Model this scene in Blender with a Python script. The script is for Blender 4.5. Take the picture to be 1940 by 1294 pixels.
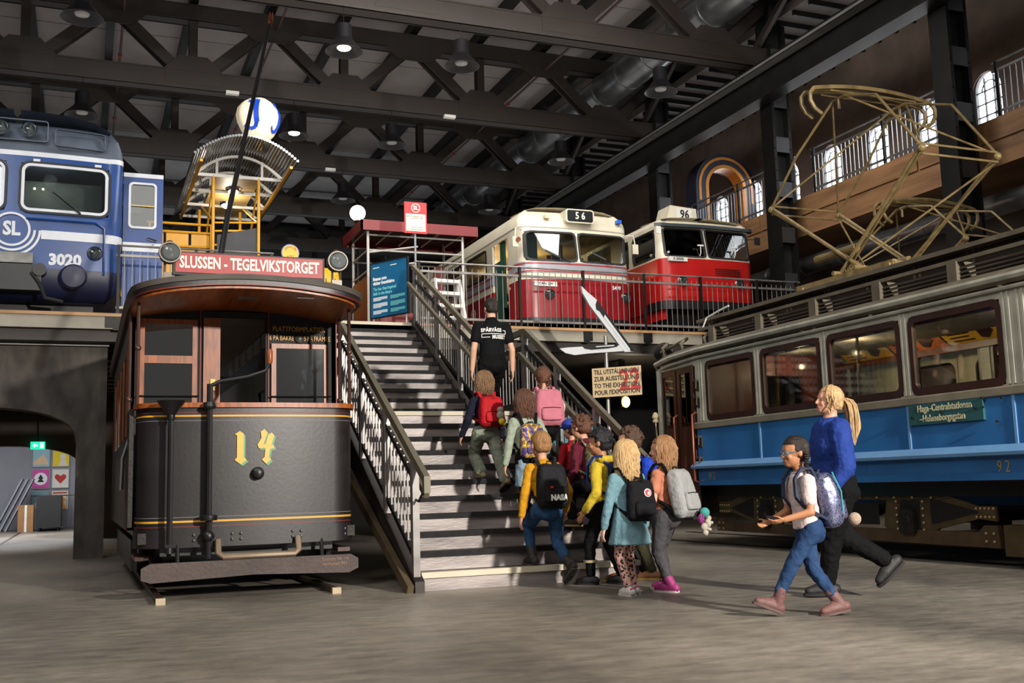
import bpy, bmesh, math, random
from mathutils.bvhtree import BVHTree
from mathutils import Vector, Matrix, Euler
from mathutils.geometry import tessellate_polygon
for o in list(bpy.data.objects): bpy.data.objects.remove(o, do_unlink=True)
SC = bpy.context.scene; COL = SC.collection; PI = math.pi
rnd = random.Random(7)
TMP = bpy.data.scenes.new('workbench')   # scratch scene, removed at the end
def baked(o):
    TMP.collection.objects.link(o); vl = TMP.view_layers[0]; vl.update(); dg = vl.depsgraph; dg.update()
    me = bpy.data.meshes.new_from_object(o.evaluated_get(dg)); bpy.data.objects.remove(o, do_unlink=True); return me
# ---------------------------------------------------------------- camera
cam_d = bpy.data.cameras.new('camera'); cam = bpy.data.objects.new('camera', cam_d); COL.objects.link(cam)
cam_d.sensor_width = 36; cam_d.lens = 2004.7 / 1940 * 36; cam_d.clip_end = 200
yaw, pit, rol = 0.38661, 0.134095, -0.028139
fw = Vector((math.sin(yaw)*math.cos(pit), math.cos(yaw)*math.cos(pit), math.sin(pit)))
rt = Vector((math.cos(yaw), -math.sin(yaw), 0)); up = rt.cross(fw)
r2 = rt*math.cos(rol) + up*math.sin(rol); u2 = up*math.cos(rol) - rt*math.sin(rol)
cam.matrix_world = Matrix(((r2.x, u2.x, -fw.x, 0), (r2.y, u2.y, -fw.y, 0), (r2.z, u2.z, -fw.z, .95), (0, 0, 0, 1)))
SC.camera = cam
# ---------------------------------------------------------------- world, lights, exposure
W = bpy.data.worlds.new('world'); SC.world = W; W.use_nodes = True
W.node_tree.nodes['Background'].inputs[0].default_value = (1, .97, .94, 1)
W.node_tree.nodes['Background'].inputs[1].default_value = .14
SC.view_settings.view_transform = 'Standard'; SC.view_settings.look = 'None'
SC.view_settings.gamma = 1; SC.view_settings.use_curve_mapping = False
SC.view_settings.exposure = 0.0
def light(name, kind, loc, target, power, col=(1, .95, .88), size=.3, spot=60, blend=.5, sy=None):
    d = bpy.data.lights.new(name, kind); d.energy = power; d.color = col
    if kind == 'AREA':
        d.size = size
        if sy: d.shape = 'RECTANGLE'; d.size_y = sy
    else: d.shadow_soft_size = size
    if kind == 'SPOT': d.spot_size = math.radians(spot); d.spot_blend = blend
    o = bpy.data.objects.new(name, d); COL.objects.link(o); o.location = loc
    o.rotation_euler = (Vector(target) - Vector(loc)).to_track_quat('-Z', 'Y').to_euler()
    return o
WARM, WHITE = (1, .86, .68), (1, .96, .9)
light('key_spotlight', 'SPOT', (7.0, -6.5, 5.4), (4.8, 9, .7), 16500, (1, .94, .85), .25, 64, .8)
light('hall_light', 'AREA', (2, 1, 9.3), (4, 9, 0), 250, WHITE, 5, sy=5)
light('side_fill_light', 'AREA', (-3, 5, 8.5), (8.5, 9.5, 1.3), 330, WHITE, 3, sy=3)  # unseen fill, added to brighten the side of the blue tram
light('deck_light', 'AREA', (8, 14.5, 9.4), (9.5, 19.5, 4.5), 520, WHITE, 6, sy=2)
light('train_light', 'AREA', (-3, 12.5, 8.8), (-.8, 18, 5.2), 200, (.95, .97, 1), 3, sy=2)
light('ceiling_fill_light', 'AREA', (5, 24, 8.2), (5, 24.5, 13), 340, (1, .94, .92), 16, sy=16)  # unseen upward fill that brightens the ceiling slabs
light('far_ceiling_fill', 'AREA', (4, 39, 6), (4, 40, 13), 320, (.85, .92, 1), 14, sy=8)  # added upward fill, stands in for daylight on the far ceiling
light('kiosk_light', 'AREA', (4.5, 16, 9), (4.5, 20.5, 5.5), 230, WHITE, 2, sy=2)
# ---------------------------------------------------------------- materials
def hexc(h):
    if not isinstance(h, str): return (*h[:3], 1)
    c = [int(h[i:i+2], 16)/255 for i in (0, 2, 4)]
    return (*[(x/12.92 if x <= .04045 else ((x+.055)/1.055)**2.4) for x in c], 1)
MATS = {}
def M(name, col='808080', rough=.5, metal=0, var=.12, scale=4, bump=0, bscale=40, emit=0, emitc=None, col2=None, spec=.5, stretch=None):
    """procedural principled material: noise mixes two tones, optional bump"""
    if name in MATS: return MATS[name]
    m = bpy.data.materials.new(name); m.use_nodes = True; MATS[name] = m
    nt = m.node_tree; N = nt.nodes; L = nt.links; b = N['Principled BSDF']
    c = hexc(col); d = hexc(col2) if col2 else tuple(max(0, x*(1-2*var)) for x in c[:3]) + (1,)
    tc = N.new('ShaderNodeTexCoord'); src = tc.outputs['Object']
    if stretch:
        mp = N.new('ShaderNodeMapping'); mp.inputs['Scale'].default_value = stretch; L.new(src, mp.inputs[0]); src = mp.outputs[0]
    nz = N.new('ShaderNodeTexNoise'); nz.inputs['Scale'].default_value = scale; nz.inputs['Detail'].default_value = 6; L.new(src, nz.inputs['Vector'])
    rp = N.new('ShaderNodeValToRGB'); rp.color_ramp.elements[0].position = .32; rp.color_ramp.elements[1].position = .68
    rp.color_ramp.elements[0].color = d; rp.color_ramp.elements[1].color = c
    L.new(nz.outputs[0], rp.inputs[0]); L.new(rp.outputs[0], b.inputs['Base Color'])
    b.inputs['Roughness'].default_value = rough; b.inputs['Metallic'].default_value = metal
    b.inputs['Specular IOR Level'].default_value = spec
    if bump:
        n2 = N.new('ShaderNodeTexNoise'); n2.inputs['Scale'].default_value = bscale; n2.inputs['Detail'].default_value = 4; L.new(src, n2.inputs['Vector'])
        bp = N.new('ShaderNodeBump'); bp.inputs['Strength'].default_value = bump; bp.inputs['Distance'].default_value = .02
        L.new(n2.outputs[0], bp.inputs['Height']); L.new(bp.outputs[0], b.inputs['Normal'])
    if emit:
        b.inputs['Emission Color'].default_value = hexc(emitc) if emitc else c; b.inputs['Emission Strength'].default_value = emit
    return m
def glass(name, tint='ffffff', gloss=.12, alpha=.0):
    m = bpy.data.materials.new(name); m.use_nodes = True; nt = m.node_tree; N = nt.nodes; L = nt.links
    N.remove(N['Principled BSDF']); out = N['Material Output']
    t = N.new('ShaderNodeBsdfTransparent'); t.inputs[0].default_value = hexc(tint)
    g = N.new('ShaderNodeBsdfGlossy'); g.inputs['Roughness'].default_value = .03
    mx = N.new('ShaderNodeMixShader'); lw = N.new('ShaderNodeLayerWeight'); lw.inputs[0].default_value = .25
    ma = N.new('ShaderNodeMath'); ma.operation = 'MULTIPLY_ADD'; ma.inputs[1].default_value = .6; ma.inputs[2].default_value = gloss
    L.new(lw.outputs['Fresnel'], ma.inputs[0]); L.new(ma.outputs[0], mx.inputs[0]); L.new(t.outputs[0], mx.inputs[1]); L.new(g.outputs[0], mx.inputs[2])
    L.new(mx.outputs[0], out.inputs[0]); MATS[name] = m; return m
GLASS = glass('window_glass', 'c9cfd2', .07); GLASSD = glass('dark_glass', '848c90', .16); GLASSR = glass('reflective_glass', '7c868c', .34); GLASSL = glass('lens_glass', 'd8dee2', .04)
def spotted(name, base, spot, scale=30, thr=.35):
    m = M(name, base, .8); N = m.node_tree.nodes; L = m.node_tree.links; b = N['Principled BSDF']
    tc = N.new('ShaderNodeTexCoord'); v = N.new('ShaderNodeTexVoronoi'); v.inputs['Scale'].default_value = scale; L.new(tc.outputs['Object'], v.inputs['Vector'])
    r = N.new('ShaderNodeValToRGB'); r.color_ramp.interpolation = 'CONSTANT'; r.color_ramp.elements[0].color = hexc(spot); r.color_ramp.elements[1].color = hexc(base); r.color_ramp.elements[1].position = thr
    L.new(v.outputs['Distance'], r.inputs[0]); L.new(r.outputs[0], b.inputs['Base Color']); return m
def patches(name, cols, scale=20, rough=.7, metal=0):
    m = M(name, cols[0], rough, metal); N = m.node_tree.nodes; L = m.node_tree.links; b = N['Principled BSDF']
    tc = N.new('ShaderNodeTexCoord'); v = N.new('ShaderNodeTexNoise'); v.inputs['Scale'].default_value = scale; v.inputs['Detail'].default_value = 3; L.new(tc.outputs['Object'], v.inputs['Vector'])
    r = N.new('ShaderNodeValToRGB'); cr = r.color_ramp; cr.interpolation = 'CONSTANT'; cr.elements[0].color = hexc(cols[0]); cr.elements[1].color = hexc(cols[1]); cr.elements[1].position = .42
    for i, c in enumerate(cols[2:]): e = cr.elements.new(.5 + .07*i); e.color = hexc(c)
    L.new(v.outputs[0], r.inputs[0]); L.new(r.outputs[0], b.inputs['Base Color']); return m
BLACKSTEEL = M('black_steel', '232221', .45, .6, .2, 3)
RAILSTEEL = M('raw_rail_steel', '8a8582', .38, .35, .22, 6)
OLIVE = M('olive_handrail', '6b6453', .5, .2, .12, 5)
DARKIRON = M('dark_iron', '2e2926', .55, .5, .25, 8, .2)
BLACK = M('black_paint', '141316', .4, 0, .2, 4)
WOODO = M('varnished_oak', 'a4541a', .4, 0, .3, 6, stretch=(6, 6, .8))
WOODD = M('dark_mahogany', '4a2417', .35, 0, .3, 6, stretch=(6, 6, .8))
CHROME = M('chrome', 'cfd2d6', .12, 1, .05)
WHITEP = M('white_paint', 'd8d6cf', .5, 0, .08)
RUBBER = M('rubber', '151515', .8)
# ---------------------------------------------------------------- mesh builder
class MB:
    def __init__(s): s.v = []; s.f = []
    def add(s, vs, fs):
        k = len(s.v); s.v += [tuple(x) for x in vs]; s.f += [tuple(i+k for i in q) for q in fs]; return s
    def box(s, x0, x1, y0, y1, z0, z1):
        return s.add([(x, y, z) for x in (x0, x1) for y in (y0, y1) for z in (z0, z1)],
                     [(0, 1, 3, 2), (4, 6, 7, 5), (0, 4, 5, 1), (2, 3, 7, 6), (0, 2, 6, 4), (1, 5, 7, 3)])
    def bar(s, p, q, w, h, upv=(0, 0, 1)):
        p = Vector(p); q = Vector(q); d = (q-p).normalized(); u = Vector(upv)
        a = d.cross(u)
        if a.length < 1e-4: a = d.cross(Vector((1, 0, 0)))
        a.normalize(); b = a.cross(d); a *= w/2; b *= h/2
        return s.add([p-a-b, p+a-b, p+a+b, p-a+b, q-a-b, q+a-b, q+a+b, q-a+b],
                     [(3, 2, 1, 0), (4, 5, 6, 7), (0, 1, 5, 4), (1, 2, 6, 5), (2, 3, 7, 6), (3, 0, 4, 7)])
    def tube(s, pts, r, n=8, cap=True):
        P = [Vector(p) for p in pts]; R = r if isinstance(r, (list, tuple)) else [r]*len(P)
        k0 = len(s.v); prev = None
        for i, p in enumerate(P):
            d = (P[min(i+1, len(P)-1)] - P[max(i-1, 0)]).normalized()
            if prev is None:
                a = d.cross(Vector((0, 0, 1)));
                if a.length < 1e-3: a = d.cross(Vector((1, 0, 0)))
            else:
                a = prev - d*prev.dot(d)
                if a.length < 1e-5: a = d.cross(Vector((0, 0, 1)))
            a.normalize(); prev = a; b = d.cross(a)
            for j in range(n):
                t = 2*PI*j/n; s.v.append(tuple(p + (a*math.cos(t) + b*math.sin(t))*R[i]))
        for i in range(len(P)-1):
            for j in range(n):
                s.f.append((k0+i*n+j, k0+i*n+(j+1) % n, k0+(i+1)*n+(j+1) % n, k0+(i+1)*n+j))
        if cap:
            s.f.append(tuple(k0+j for j in reversed(range(n)))); s.f.append(tuple(k0+(len(P)-1)*n+j for j in range(n)))
        return s
    def loft(s, rings, cap=True, closed=True):
        k0 = len(s.v); n = len(rings[0])
        for r in rings: s.v += [tuple(p) for p in r]
        for i in range(len(rings)-1):
            for j in range(n if closed else n-1):
                s.f.append((k0+i*n+j, k0+i*n+(j+1) % n, k0+(i+1)*n+(j+1) % n, k0+(i+1)*n+j))
        if cap and closed:
            s.f.append(tuple(k0+j for j in reversed(range(n)))); s.f.append(tuple(k0+(len(rings)-1)*n+j for j in range(n)))
        return s
    def lathe(s, prof, c=(0, 0, 0), ax=(0, 0, 1), n=16):
        """prof: list of (radius, along)"""
        ax = Vector(ax).normalized(); a = ax.cross(Vector((0, 0, 1)))
        if a.length < 1e-3: a = Vector((1, 0, 0))
        a.normalize(); b = ax.cross(a); c = Vector(c)
        return s.loft([[c + ax*h + (a*math.cos(2*PI*j/n) + b*math.sin(2*PI*j/n))*max(r, 1e-4) for j in range(n)] for r, h in prof])
    def ball(s, c, rx, ry=None, rz=None, n=14, m=9):
        ry = ry or rx; rz = rz or rx
        return s.loft([[(c[0]+rx*math.sin(PI*max(min(i, m-.03), .03)/m)*math.cos(2*PI*j/n), c[1]+ry*math.sin(PI*max(min(i, m-.03), .03)/m)*math.sin(2*PI*j/n), c[2]-rz*math.cos(PI*i/m)) for j in range(n)] for i in range(m+1)])
    def prism(s, poly, fn, w0, w1):
        """poly: 2-D outline; fn(u, v, w) -> xyz"""
        n = len(poly); k = len(s.v)
        s.v += [tuple(fn(u, v, w0)) for u, v in poly] + [tuple(fn(u, v, w1)) for u, v in poly]
        tr = tessellate_polygon([[Vector((u, v, 0)) for u, v in poly]])
        for t in tr: s.f.append(tuple(k+i for i in t)); s.f.append(tuple(k+n+i for i in reversed(t)))
        for j in range(n): s.f.append((k+j, k+(j+1) % n, k+n+(j+1) % n, k+n+j))
        return s
    def ring(s, o, i, fn, w0, w1):
        n = len(o); k = len(s.v)
        for w in (w0, w1):
            for P in (o, i): s.v += [tuple(fn(u, v, w)) for u, v in P]
        for j in range(n):
            q = (j+1) % n
            s.f += [(k+j, k+q, k+n+q, k+n+j), (k+2*n+j, k+3*n+j, k+3*n+q, k+2*n+q), (k+j, k+2*n+j, k+2*n+q, k+q), (k+n+j, k+n+q, k+3*n+q, k+3*n+j)]
        return s
    def shell(s, us, vs, hole, fn, w0, w1):
        """grid of cells over us x vs without the cells where hole(u, v); thickness w0..w1"""
        nu, nv = len(us)-1, len(vs)-1; keep = {}
        for i in range(nu):
            for j in range(nv): keep[i, j] = not hole((us[i]+us[i+1])/2, (vs[j]+vs[j+1])/2)
        idx = {}
        def V(i, j, w):
            if (i, j, w) not in idx: idx[i, j, w] = len(s.v); s.v.append(tuple(fn(us[i], vs[j], (w0, w1)[w])))
            return idx[i, j, w]
        for (i, j), k in keep.items():
            if not k: continue
            s.f.append((V(i, j, 0), V(i+1, j, 0), V(i+1, j+1, 0), V(i, j+1, 0))); s.f.append((V(i, j, 1), V(i, j+1, 1), V(i+1, j+1, 1), V(i+1, j, 1)))
            for (di, dj, a, b) in ((-1, 0, (i, j), (i, j+1)), (1, 0, (i+1, j+1), (i+1, j)), (0, -1, (i+1, j), (i, j)), (0, 1, (i, j+1), (i+1, j+1))):
                if not keep.get((i+di, j+dj), False): s.f.append((V(*a, 0), V(*b, 0), V(*b, 1), V(*a, 1)))
        return s
    def mesh(s, name, mat, smooth=35):
        me = bpy.data.meshes.new(name); me.from_pydata(s.v, [], s.f)
        bm = bmesh.new(); bm.from_mesh(me); bmesh.ops.recalc_face_normals(bm, faces=bm.faces); bm.to_mesh(me); bm.free()
        if mat: me.materials.append(mat)
        if smooth:
            me.polygons.foreach_set('use_smooth', [True]*len(me.polygons)); me.set_sharp_from_angle(angle=math.radians(smooth))
        return me
    def build(s, name, mat, parent=None, smooth=35): return obj(name, s.mesh(name, mat, smooth), parent)
def obj(name, me, parent=None):
    o = bpy.data.objects.new(name, me); COL.objects.link(o)
    if parent: o.parent = parent
    return o
def tag(o, label, cat=None, group=None, kind=None):
    o['label'] = label
    if cat: o['category'] = cat
    if group: o['group'] = group
    if kind: o['kind'] = kind
    return o
def struct(o, label=None):
    o['kind'] = 'structure'
    if label: o['label'] = label
    return o
def thing(name, label, cat, loc=(0, 0, 0), rz=0, group=None):
    o = bpy.data.objects.new(name, None); COL.objects.link(o); o.location = loc; o.rotation_euler = (0, 0, rz); o.empty_display_size = .1
    return tag(o, label, cat, group)
def inst(me, name, parent, loc=(0, 0, 0), rot=None, scale=None):
    o = obj(name, me, parent); o.location = loc
    if rot: o.rotation_euler = rot
    if scale: o.scale = scale
    return o
def copy_tree(o, parent=None):
    c = o.copy(); COL.objects.link(c); c.parent = parent
    for ch in list(o.children): copy_tree(ch, c)
    return c
def rr(cx, cy, w, h, r, n=5):
    """rounded rectangle outline"""
    P = []
    for sx, sy, a0 in ((1, 1, 0), (-1, 1, 90), (-1, -1, 180), (1, -1, 270)):
        for k in range(n+1):
            a = math.radians(a0 + 90*k/n); P.append((cx+sx*(w/2-r)+r*math.cos(a), cy+sy*(h/2-r)+r*math.sin(a)))
    return P
def circ(cx, cy, r, n=20): return [(cx+r*math.cos(2*PI*k/n), cy+r*math.sin(2*PI*k/n)) for k in range(n)]
def axes(o, x, y):
    """2-D frame in space: fn(u, v, w), w along x cross y"""
    o = Vector(o); x = Vector(x).normalized(); y = Vector(y).normalized(); z = x.cross(y)
    return lambda u, v, w=0: o + x*u + y*v + z*w
def text(name, s, size, mat, parent, o, x=(1, 0, 0), y=(0, 0, 1), align='CENTER', sx=1, ext=.004, bold=0, space=1, curve=None):
    cu = bpy.data.curves.new(name, 'FONT'); cu.body = s; cu.size = size; cu.align_x = align; cu.align_y = 'CENTER'; cu.extrude = ext; cu.offset = bold; cu.resolution_u = 2; cu.space_character = space; cu.space_line = .95
    me = baked(bpy.data.objects.new(name, cu)); bpy.data.curves.remove(cu)
    fn = axes(o, x, y)
    for v in me.vertices: v.co = (curve or fn)(v.co.x*sx, v.co.y, v.co.z)
    me.materials.clear(); me.materials.append(mat); me.name = name
    return obj(name, me, parent)
def decal(o, meshes, lift=.003):
    """press a flat print onto the meshes in front of it (local +y)"""
    trees = [BVHTree.FromPolygons([v.co for v in m.vertices], [p.vertices[:] for p in m.polygons]) for m in meshes]
    bm = bmesh.new(); bm.from_mesh(o.data); bmesh.ops.triangulate(bm, faces=bm.faces); bmesh.ops.subdivide_edges(bm, edges=bm.edges, cuts=2, use_grid_fill=True); bm.to_mesh(o.data); bm.free()
    ys = [v.co.y for v in o.data.vertices]; mid = (min(ys)+max(ys))/2
    for v in o.data.vertices:
        hit = [h[0].y for h in (t.ray_cast(Vector((v.co.x, -1.5, v.co.z)), Vector((0, 1, 0))) for t in trees) if h[0]]
        if hit: v.co.y = min(hit)-lift-(.003 if v.co.y < mid else 0)
    return o
def box(name, mat, parent, *b): return MB().box(*b).build(name, mat, parent, 0)
# ================================================================ the hall
CONC = M('floor_concrete', '9a9184', .5, 0, .1, .55, .25, 14, col2='625b53', stretch=(1, .55, 1))
def tune_floor():
    N = CONC.node_tree.nodes; L = CONC.node_tree.links; b = N['Principled BSDF']
    tc = N.new('ShaderNodeTexCoord'); mp = N.new('ShaderNodeMapping'); mp.inputs['Scale'].default_value = (2.2, 5, 1); mp.inputs['Rotation'].default_value = (0, 0, .35)
    n = N.new('ShaderNodeTexNoise'); n.inputs['Scale'].default_value = 1.6; n.inputs['Detail'].default_value = 9; n.inputs['Roughness'].default_value = .7
    L.new(tc.outputs['Object'], mp.inputs[0]); L.new(mp.outputs[0], n.inputs['Vector'])
    r = N.new('ShaderNodeValToRGB'); r.color_ramp.elements[0].position = .35; r.color_ramp.elements[1].position = .62
    r.color_ramp.elements[0].color = (.5, .5, .51, 1); r.color_ramp.elements[1].color = (1, 1, 1, 1); L.new(n.outputs[0], r.inputs[0])
    mx = N.new('ShaderNodeMix'); mx.data_type = 'RGBA'; mx.blend_type = 'MULTIPLY'; mx.inputs[0].default_value = .8
    old = b.inputs['Base Color'].links[0].from_socket; L.new(old, mx.inputs[6]); L.new(r.outputs[0], mx.inputs[7]); L.new(mx.outputs[2], b.inputs['Base Color'])
    rr_ = N.new('ShaderNodeMapRange'); rr_.inputs[3].default_value = .32; rr_.inputs[4].default_value = .6; L.new(n.outputs[0], rr_.inputs[0]); L.new(rr_.outputs[0], b.inputs['Roughness'])
tune_floor()
fl_ = struct(MB().box(-14, 18, -9, 48, -.3, 0).build('floor', CONC), 'worn grey polished concrete floor')
CEIL = M('ceiling_slab', '8d8784', .9, 0, .1, 1.2, .1)
ZC = 12.1
for n_, b_ in (('wall_left', (-14.3, -14, 10, 48, 0, ZC)), ('wall_back', (-14, 18, 47, 47.3, 3.4, ZC))):
    struct(box(n_, M('hall_wall', '5a5654', .9, 0, .1, 1), None, *b_), 'dark plastered hall wall')
ceil = struct(MB().box(-14, 14.6, 9, 48, ZC+.05, ZC+.3).build('ceiling', M('ceiling_joint', '3a3837', .9)), 'grey slab ceiling between steel purlins')
# ceiling slabs: one for every bay between trusses and purlins
TY = [13.45, 18.48, 23.51, 28.55, 33.58, 38.6, 43.6]
PX = [-1.34+3.41*k for k in range(-3, 6)]
PXX = sorted([x-1.705 for x in PX] + PX)
slab = MB().box(-.82, .82, -1.24, 1.24, 0, .06).mesh('slab', CEIL, 0)
for y in [9.7+2.515*k for k in range(14)]:
    for a in PXX: inst(slab, 'ceiling_slab', ceil, (a+.85, y, ZC-.01))
purl = MB().box(-.09, .09, 9, 46, -.26, 0).mesh('purlin', BLACKSTEEL, 0)
for a in PXX: inst(purl, 'purlin', ceil, (a, 0, ZC-.02))
# right-hand outer wall with arched windows
BRICK = M('grey_pink_render', '77685f', .9, 0, .15, 2, .3, 30)
WY = [12.16+1.62*k for k in range(15)]
wallR = MB(); holes = [(y-.36, y+.36, 7.8, 8.98) for y in WY]
us = sorted({8.5, 47} | {h[0] for h in holes} | {h[1] for h in holes})
wallR.shell(us, [0, 7.8, 8.98, 12.2], lambda u, v: 7.8 < v < 8.98 and any(a < u < b for a, b, _, _ in holes), lambda u, v, w: (16.8+w, u, v), 0, .45)
wr = struct(wallR.build('wall_right', BRICK, None, 0), 'pinkish brick wall with a row of small arched windows')
struct(box('ceiling_gallery', M('gallery_ceiling', '5c5450', .7, 0, .2, 3), None, 13.9, 17.3, 9, 47, 10.9, 11.1), 'dark ribbed ceiling above the gallery')
rib = MB().box(13.95, 16.8, -.03, .03, 10.78, 10.9).mesh('rib', BLACKSTEEL, 0)
for k in range(60): inst(rib, 'ceiling_rib', bpy.data.objects['ceiling_gallery'], (0, 10+.55*k, 0))
WINL = M('daylight_pane', 'ffffff', .3, emit=9, emitc='f4f8ff')
MUNT = M('window_iron', '4a4a4c', .6)
arch_o = [(-.36, 0), (.36, 0)] + [(.36*math.cos(PI*k/10), .82+.36*math.sin(PI*k/10)) for k in range(11)]
arch_i = [(x*.9, .04+y*.96) for x, y in arch_o]
fnw = lambda u, v, w: (w, u, v)
spand = MB()
for sgn in (-1, 1):
    pts = [(sgn*.37, 1.19), (0, 1.19)] + [(sgn*.36*math.cos(PI/2-PI/2*k/6), .82+.36*math.sin(PI/2-PI/2*k/6)) for k in range(7)]
    spand.prism(pts, fnw, .002, .44)
spandm = spand.mesh('spandrel', BRICK, 0)
pane_m = MB().prism(arch_i, fnw, .12, .13).mesh('pane', WINL, 0)
fr = MB().ring(arch_o, arch_i, fnw, .04, .12)
for y in (-.12, .12): fr.box(.07, .11, y-.012, y+.012, 0, 1.1)
for z in (.3, .56, .82): fr.box(.07, .11, -.34, .34, z-.012, z+.012)
for k in range(8): fr.bar((.09, .2*math.cos(PI*k/8), .82+.2*math.sin(PI*k/8)), (.09, .2*math.cos(PI*(k+1)/8), .82+.2*math.sin(PI*(k+1)/8)), .02, .02)
frm = fr.mesh('window_frame', MUNT, 0)
for i, y in enumerate(WY):
    w = struct(inst(frm, 'window_%d' % (i+1), None, (16.8, y, 7.8)), 'small arched iron window full of white daylight')
    inst(pane_m, 'pane', w); inst(spandm, 'spandrel', w)
light('window_daylight', 'AREA', (16.6, 21, 8.5), (13, 21, 7), 160, (.93, .97, 1), 16, sy=.9)
# gallery along the right wall
WOODF = M('gallery_wood', '9a714c', .6, 0, .25, 2, stretch=(1, .3, 3))
struct(box('floor_gallery', WOODF, None, 14.5, 16.8, 8.5, 47, 6.15, 7.0), 'long reddish wooden fascia of the gallery floor')
for k in range(7):
    struct(box('trim_%d' % (k+1), WOODF, bpy.data.objects['floor_gallery'], 14.46, 14.5, 10+5.03*k, 14.98+5.03*k, 6.6, 6.98))
def railing(name, label, a, b, z0, post_at, ztop=1.1, sp=.115, mat=RAILSTEEL, hand=True, brackets=True, balmat=None, cat='railing', over=.06):
    """straight guard rail from a to b (x, y): handrail, top bar, bottom bar, posts and loose balusters"""
    a = Vector((*a, z0)); b = Vector((*b, z0)); d = b-a; Ln = d.length; d.normalize(); ang = math.atan2(d.y, d.x)
    t = thing(name, label, cat, a, ang)
    MB().box(0, Ln, -.02, .02, ztop-.18, ztop-.14).build('top_bar', mat, t, 0)
    MB().box(0, Ln, -.02, .02, .09, .13).build('bottom_bar', mat, t, 0)
    if hand: MB().tube([(0, 0, ztop), (Ln, 0, ztop)], .018).build('handrail', mat, t)
    pm = MB().box(-.022, .022, -.03, .03, -.12, ztop).mesh('post', BLACKSTEEL, 0)
    bk = MB().box(-.06, .06, -.075, -.06, -.26, -.03).mesh('bracket', BLACKSTEEL, 0)
    for p in post_at:
        inst(pm, 'post', t, (p, 0, 0))
        if brackets: inst(bk, 'bracket', t, (p, 0, 0))
    bm_ = MB().tube([(0, 0, .03), (0, 0, ztop-.14+over)], .0075, 5).mesh('baluster', balmat or mat, 0)
    n = int(Ln/sp)
    for k in range(1, n): inst(bm_, 'baluster', t, (k*Ln/n, 0, 0))
    return t
GALR = M('gallery_rail', '8a8f94', .35, .7, .1)
gyy = [(8.9, 13.2), (13.7, 18.2), (18.75, 23.2), (23.8, 28.2)]
for i, (y0, y1) in enumerate(gyy):
    railing('gallery_railing', ['steel gallery railing bay at the frame edge nearest the camera', 'steel gallery railing bay between the two nearest tall columns', 'steel gallery railing bay behind the pantograph and left column', 'steel gallery railing bay farthest back by the orange arch'][i], (14.56, y0), (14.56, y1), 7.0, [.1, (y1-y0)/2, y1-y0-.1], 1.0, .125, GALR, over=.0)
# columns
def column(y, label):
    t = thing('steel_column', label, 'column', (13.9, y, 0), 0, 'riveted steel columns')
    for sx in (-1, 1): box('flange', BLACKSTEEL, t, sx*.2-.035, sx*.2+.035, -.21, .21, 0, 12)
    box('web', M('column_web', '2c2c2d', .6, .3), t, -.17, .17, -.04, .04, 0, 12)
    m_ = MB().box(-.165, .165, -.21, -.185, 0, .34).mesh('batten', M('column_batten', '4b4b4d', .5, .5), 0)
    for k in range(11): inst(m_, 'batten', t, (0, 0, .9+1.0*k))
    rv = MB()
    for sx in (-1, 1):
        for k in range(48): rv.lathe([(.022, 0), (.015, .012), (0, .016)], (sx*.2, -.21, .3+.24*k), (0, -1, 0), 6)
    rv.build('rivet', BLACKSTEEL, t)['kind'] = 'stuff'
    return t
for y, l in zip(TY[:5], ['riveted dark steel column nearest the frame edge', 'riveted dark steel column behind the tall pantograph', 'riveted dark steel column behind bus 96', 'riveted dark steel column behind bus 56 far down the hall', 'last riveted dark steel column at the far end']): column(y, l)
# crane girder along the columns
t = thing('crane_girder', 'long dark riveted girder running along the column tops', 'girder', (13.43, 9, 9.0))
box('web', BLACKSTEEL, t, -.03, .03, 0, 36, 0, .75); box('lower_flange', BLACKSTEEL, t, -.2, .2, 0, 36, -.03, .03); box('upper_flange', BLACKSTEEL, t, -.2, .2, 0, 36, .7, .76)
# roof trusses
TRUSS = M('truss_steel', '251d18', .6, .1, .15, 2)
def truss(y, label):
    t = thing('roof_truss', label, 'truss', (0, y, 9.8), 0, 'riveted roof trusses')
    for nm, z0, z1 in (('bottom_chord', 0, .42), ('top_chord', 1.6, 1.96)):
        c = MB()
        for s in (-1, 1): c.box(-12, 13.75, s*.16-.02, s*.16+.02, z0, z1)
        c.box(-12, 13.75, -.2, .2, z0, z0+.03); c.box(-12, 13.75, -.2, .2, z1-.03, z1); c.build(nm, TRUSS, t, 0)
    D = MB()
    for s in (-1, 1): D.bar((0, s*.12, .25), (1.55, s*.12, 1.7), .05, .24, (0, 0, 1))
    D.bar((0, 0, .25), (1.55, 0, 1.7), .2, .05); dm = D.mesh('diagonal', TRUSS, 0)
    V = MB().box(-.09, .09, -.12, -.08, .3, 1.7).box(-.09, .09, .08, .12, .3, 1.7).box(-.02, .02, -.1, .1, .3, 1.7); vm = V.mesh('vertical', TRUSS, 0)
    gm = MB().prism([(-.75, 1.95), (.75, 1.95), (.75, 1.62), (.42, 1.3), (-.42, 1.3), (-.75, 1.62)], lambda u, v, w: (u, w, v), -.19, -.165).mesh('gusset', TRUSS, 0)
    gm2 = MB().prism([(-.6, .1), (.6, .1), (.6, .45), (.3, .75), (-.3, .75), (-.6, .45)], lambda u, v, w: (u, w, v), -.19, -.165).mesh('gusset', TRUSS, 0)
    for x in PX:
        if x > 13: continue
        inst(vm, 'vertical', t, (x, 0, 0)); inst(gm2, 'gusset', t, (x, 0, 0))
        inst(dm, 'diagonal', t, (x+.12, 0, 0)); inst(dm, 'diagonal', t, (x-.12, 0, 0), (0, 0, PI))
        inst(gm, 'gusset', t, (x+1.705, 0, 0))
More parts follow.
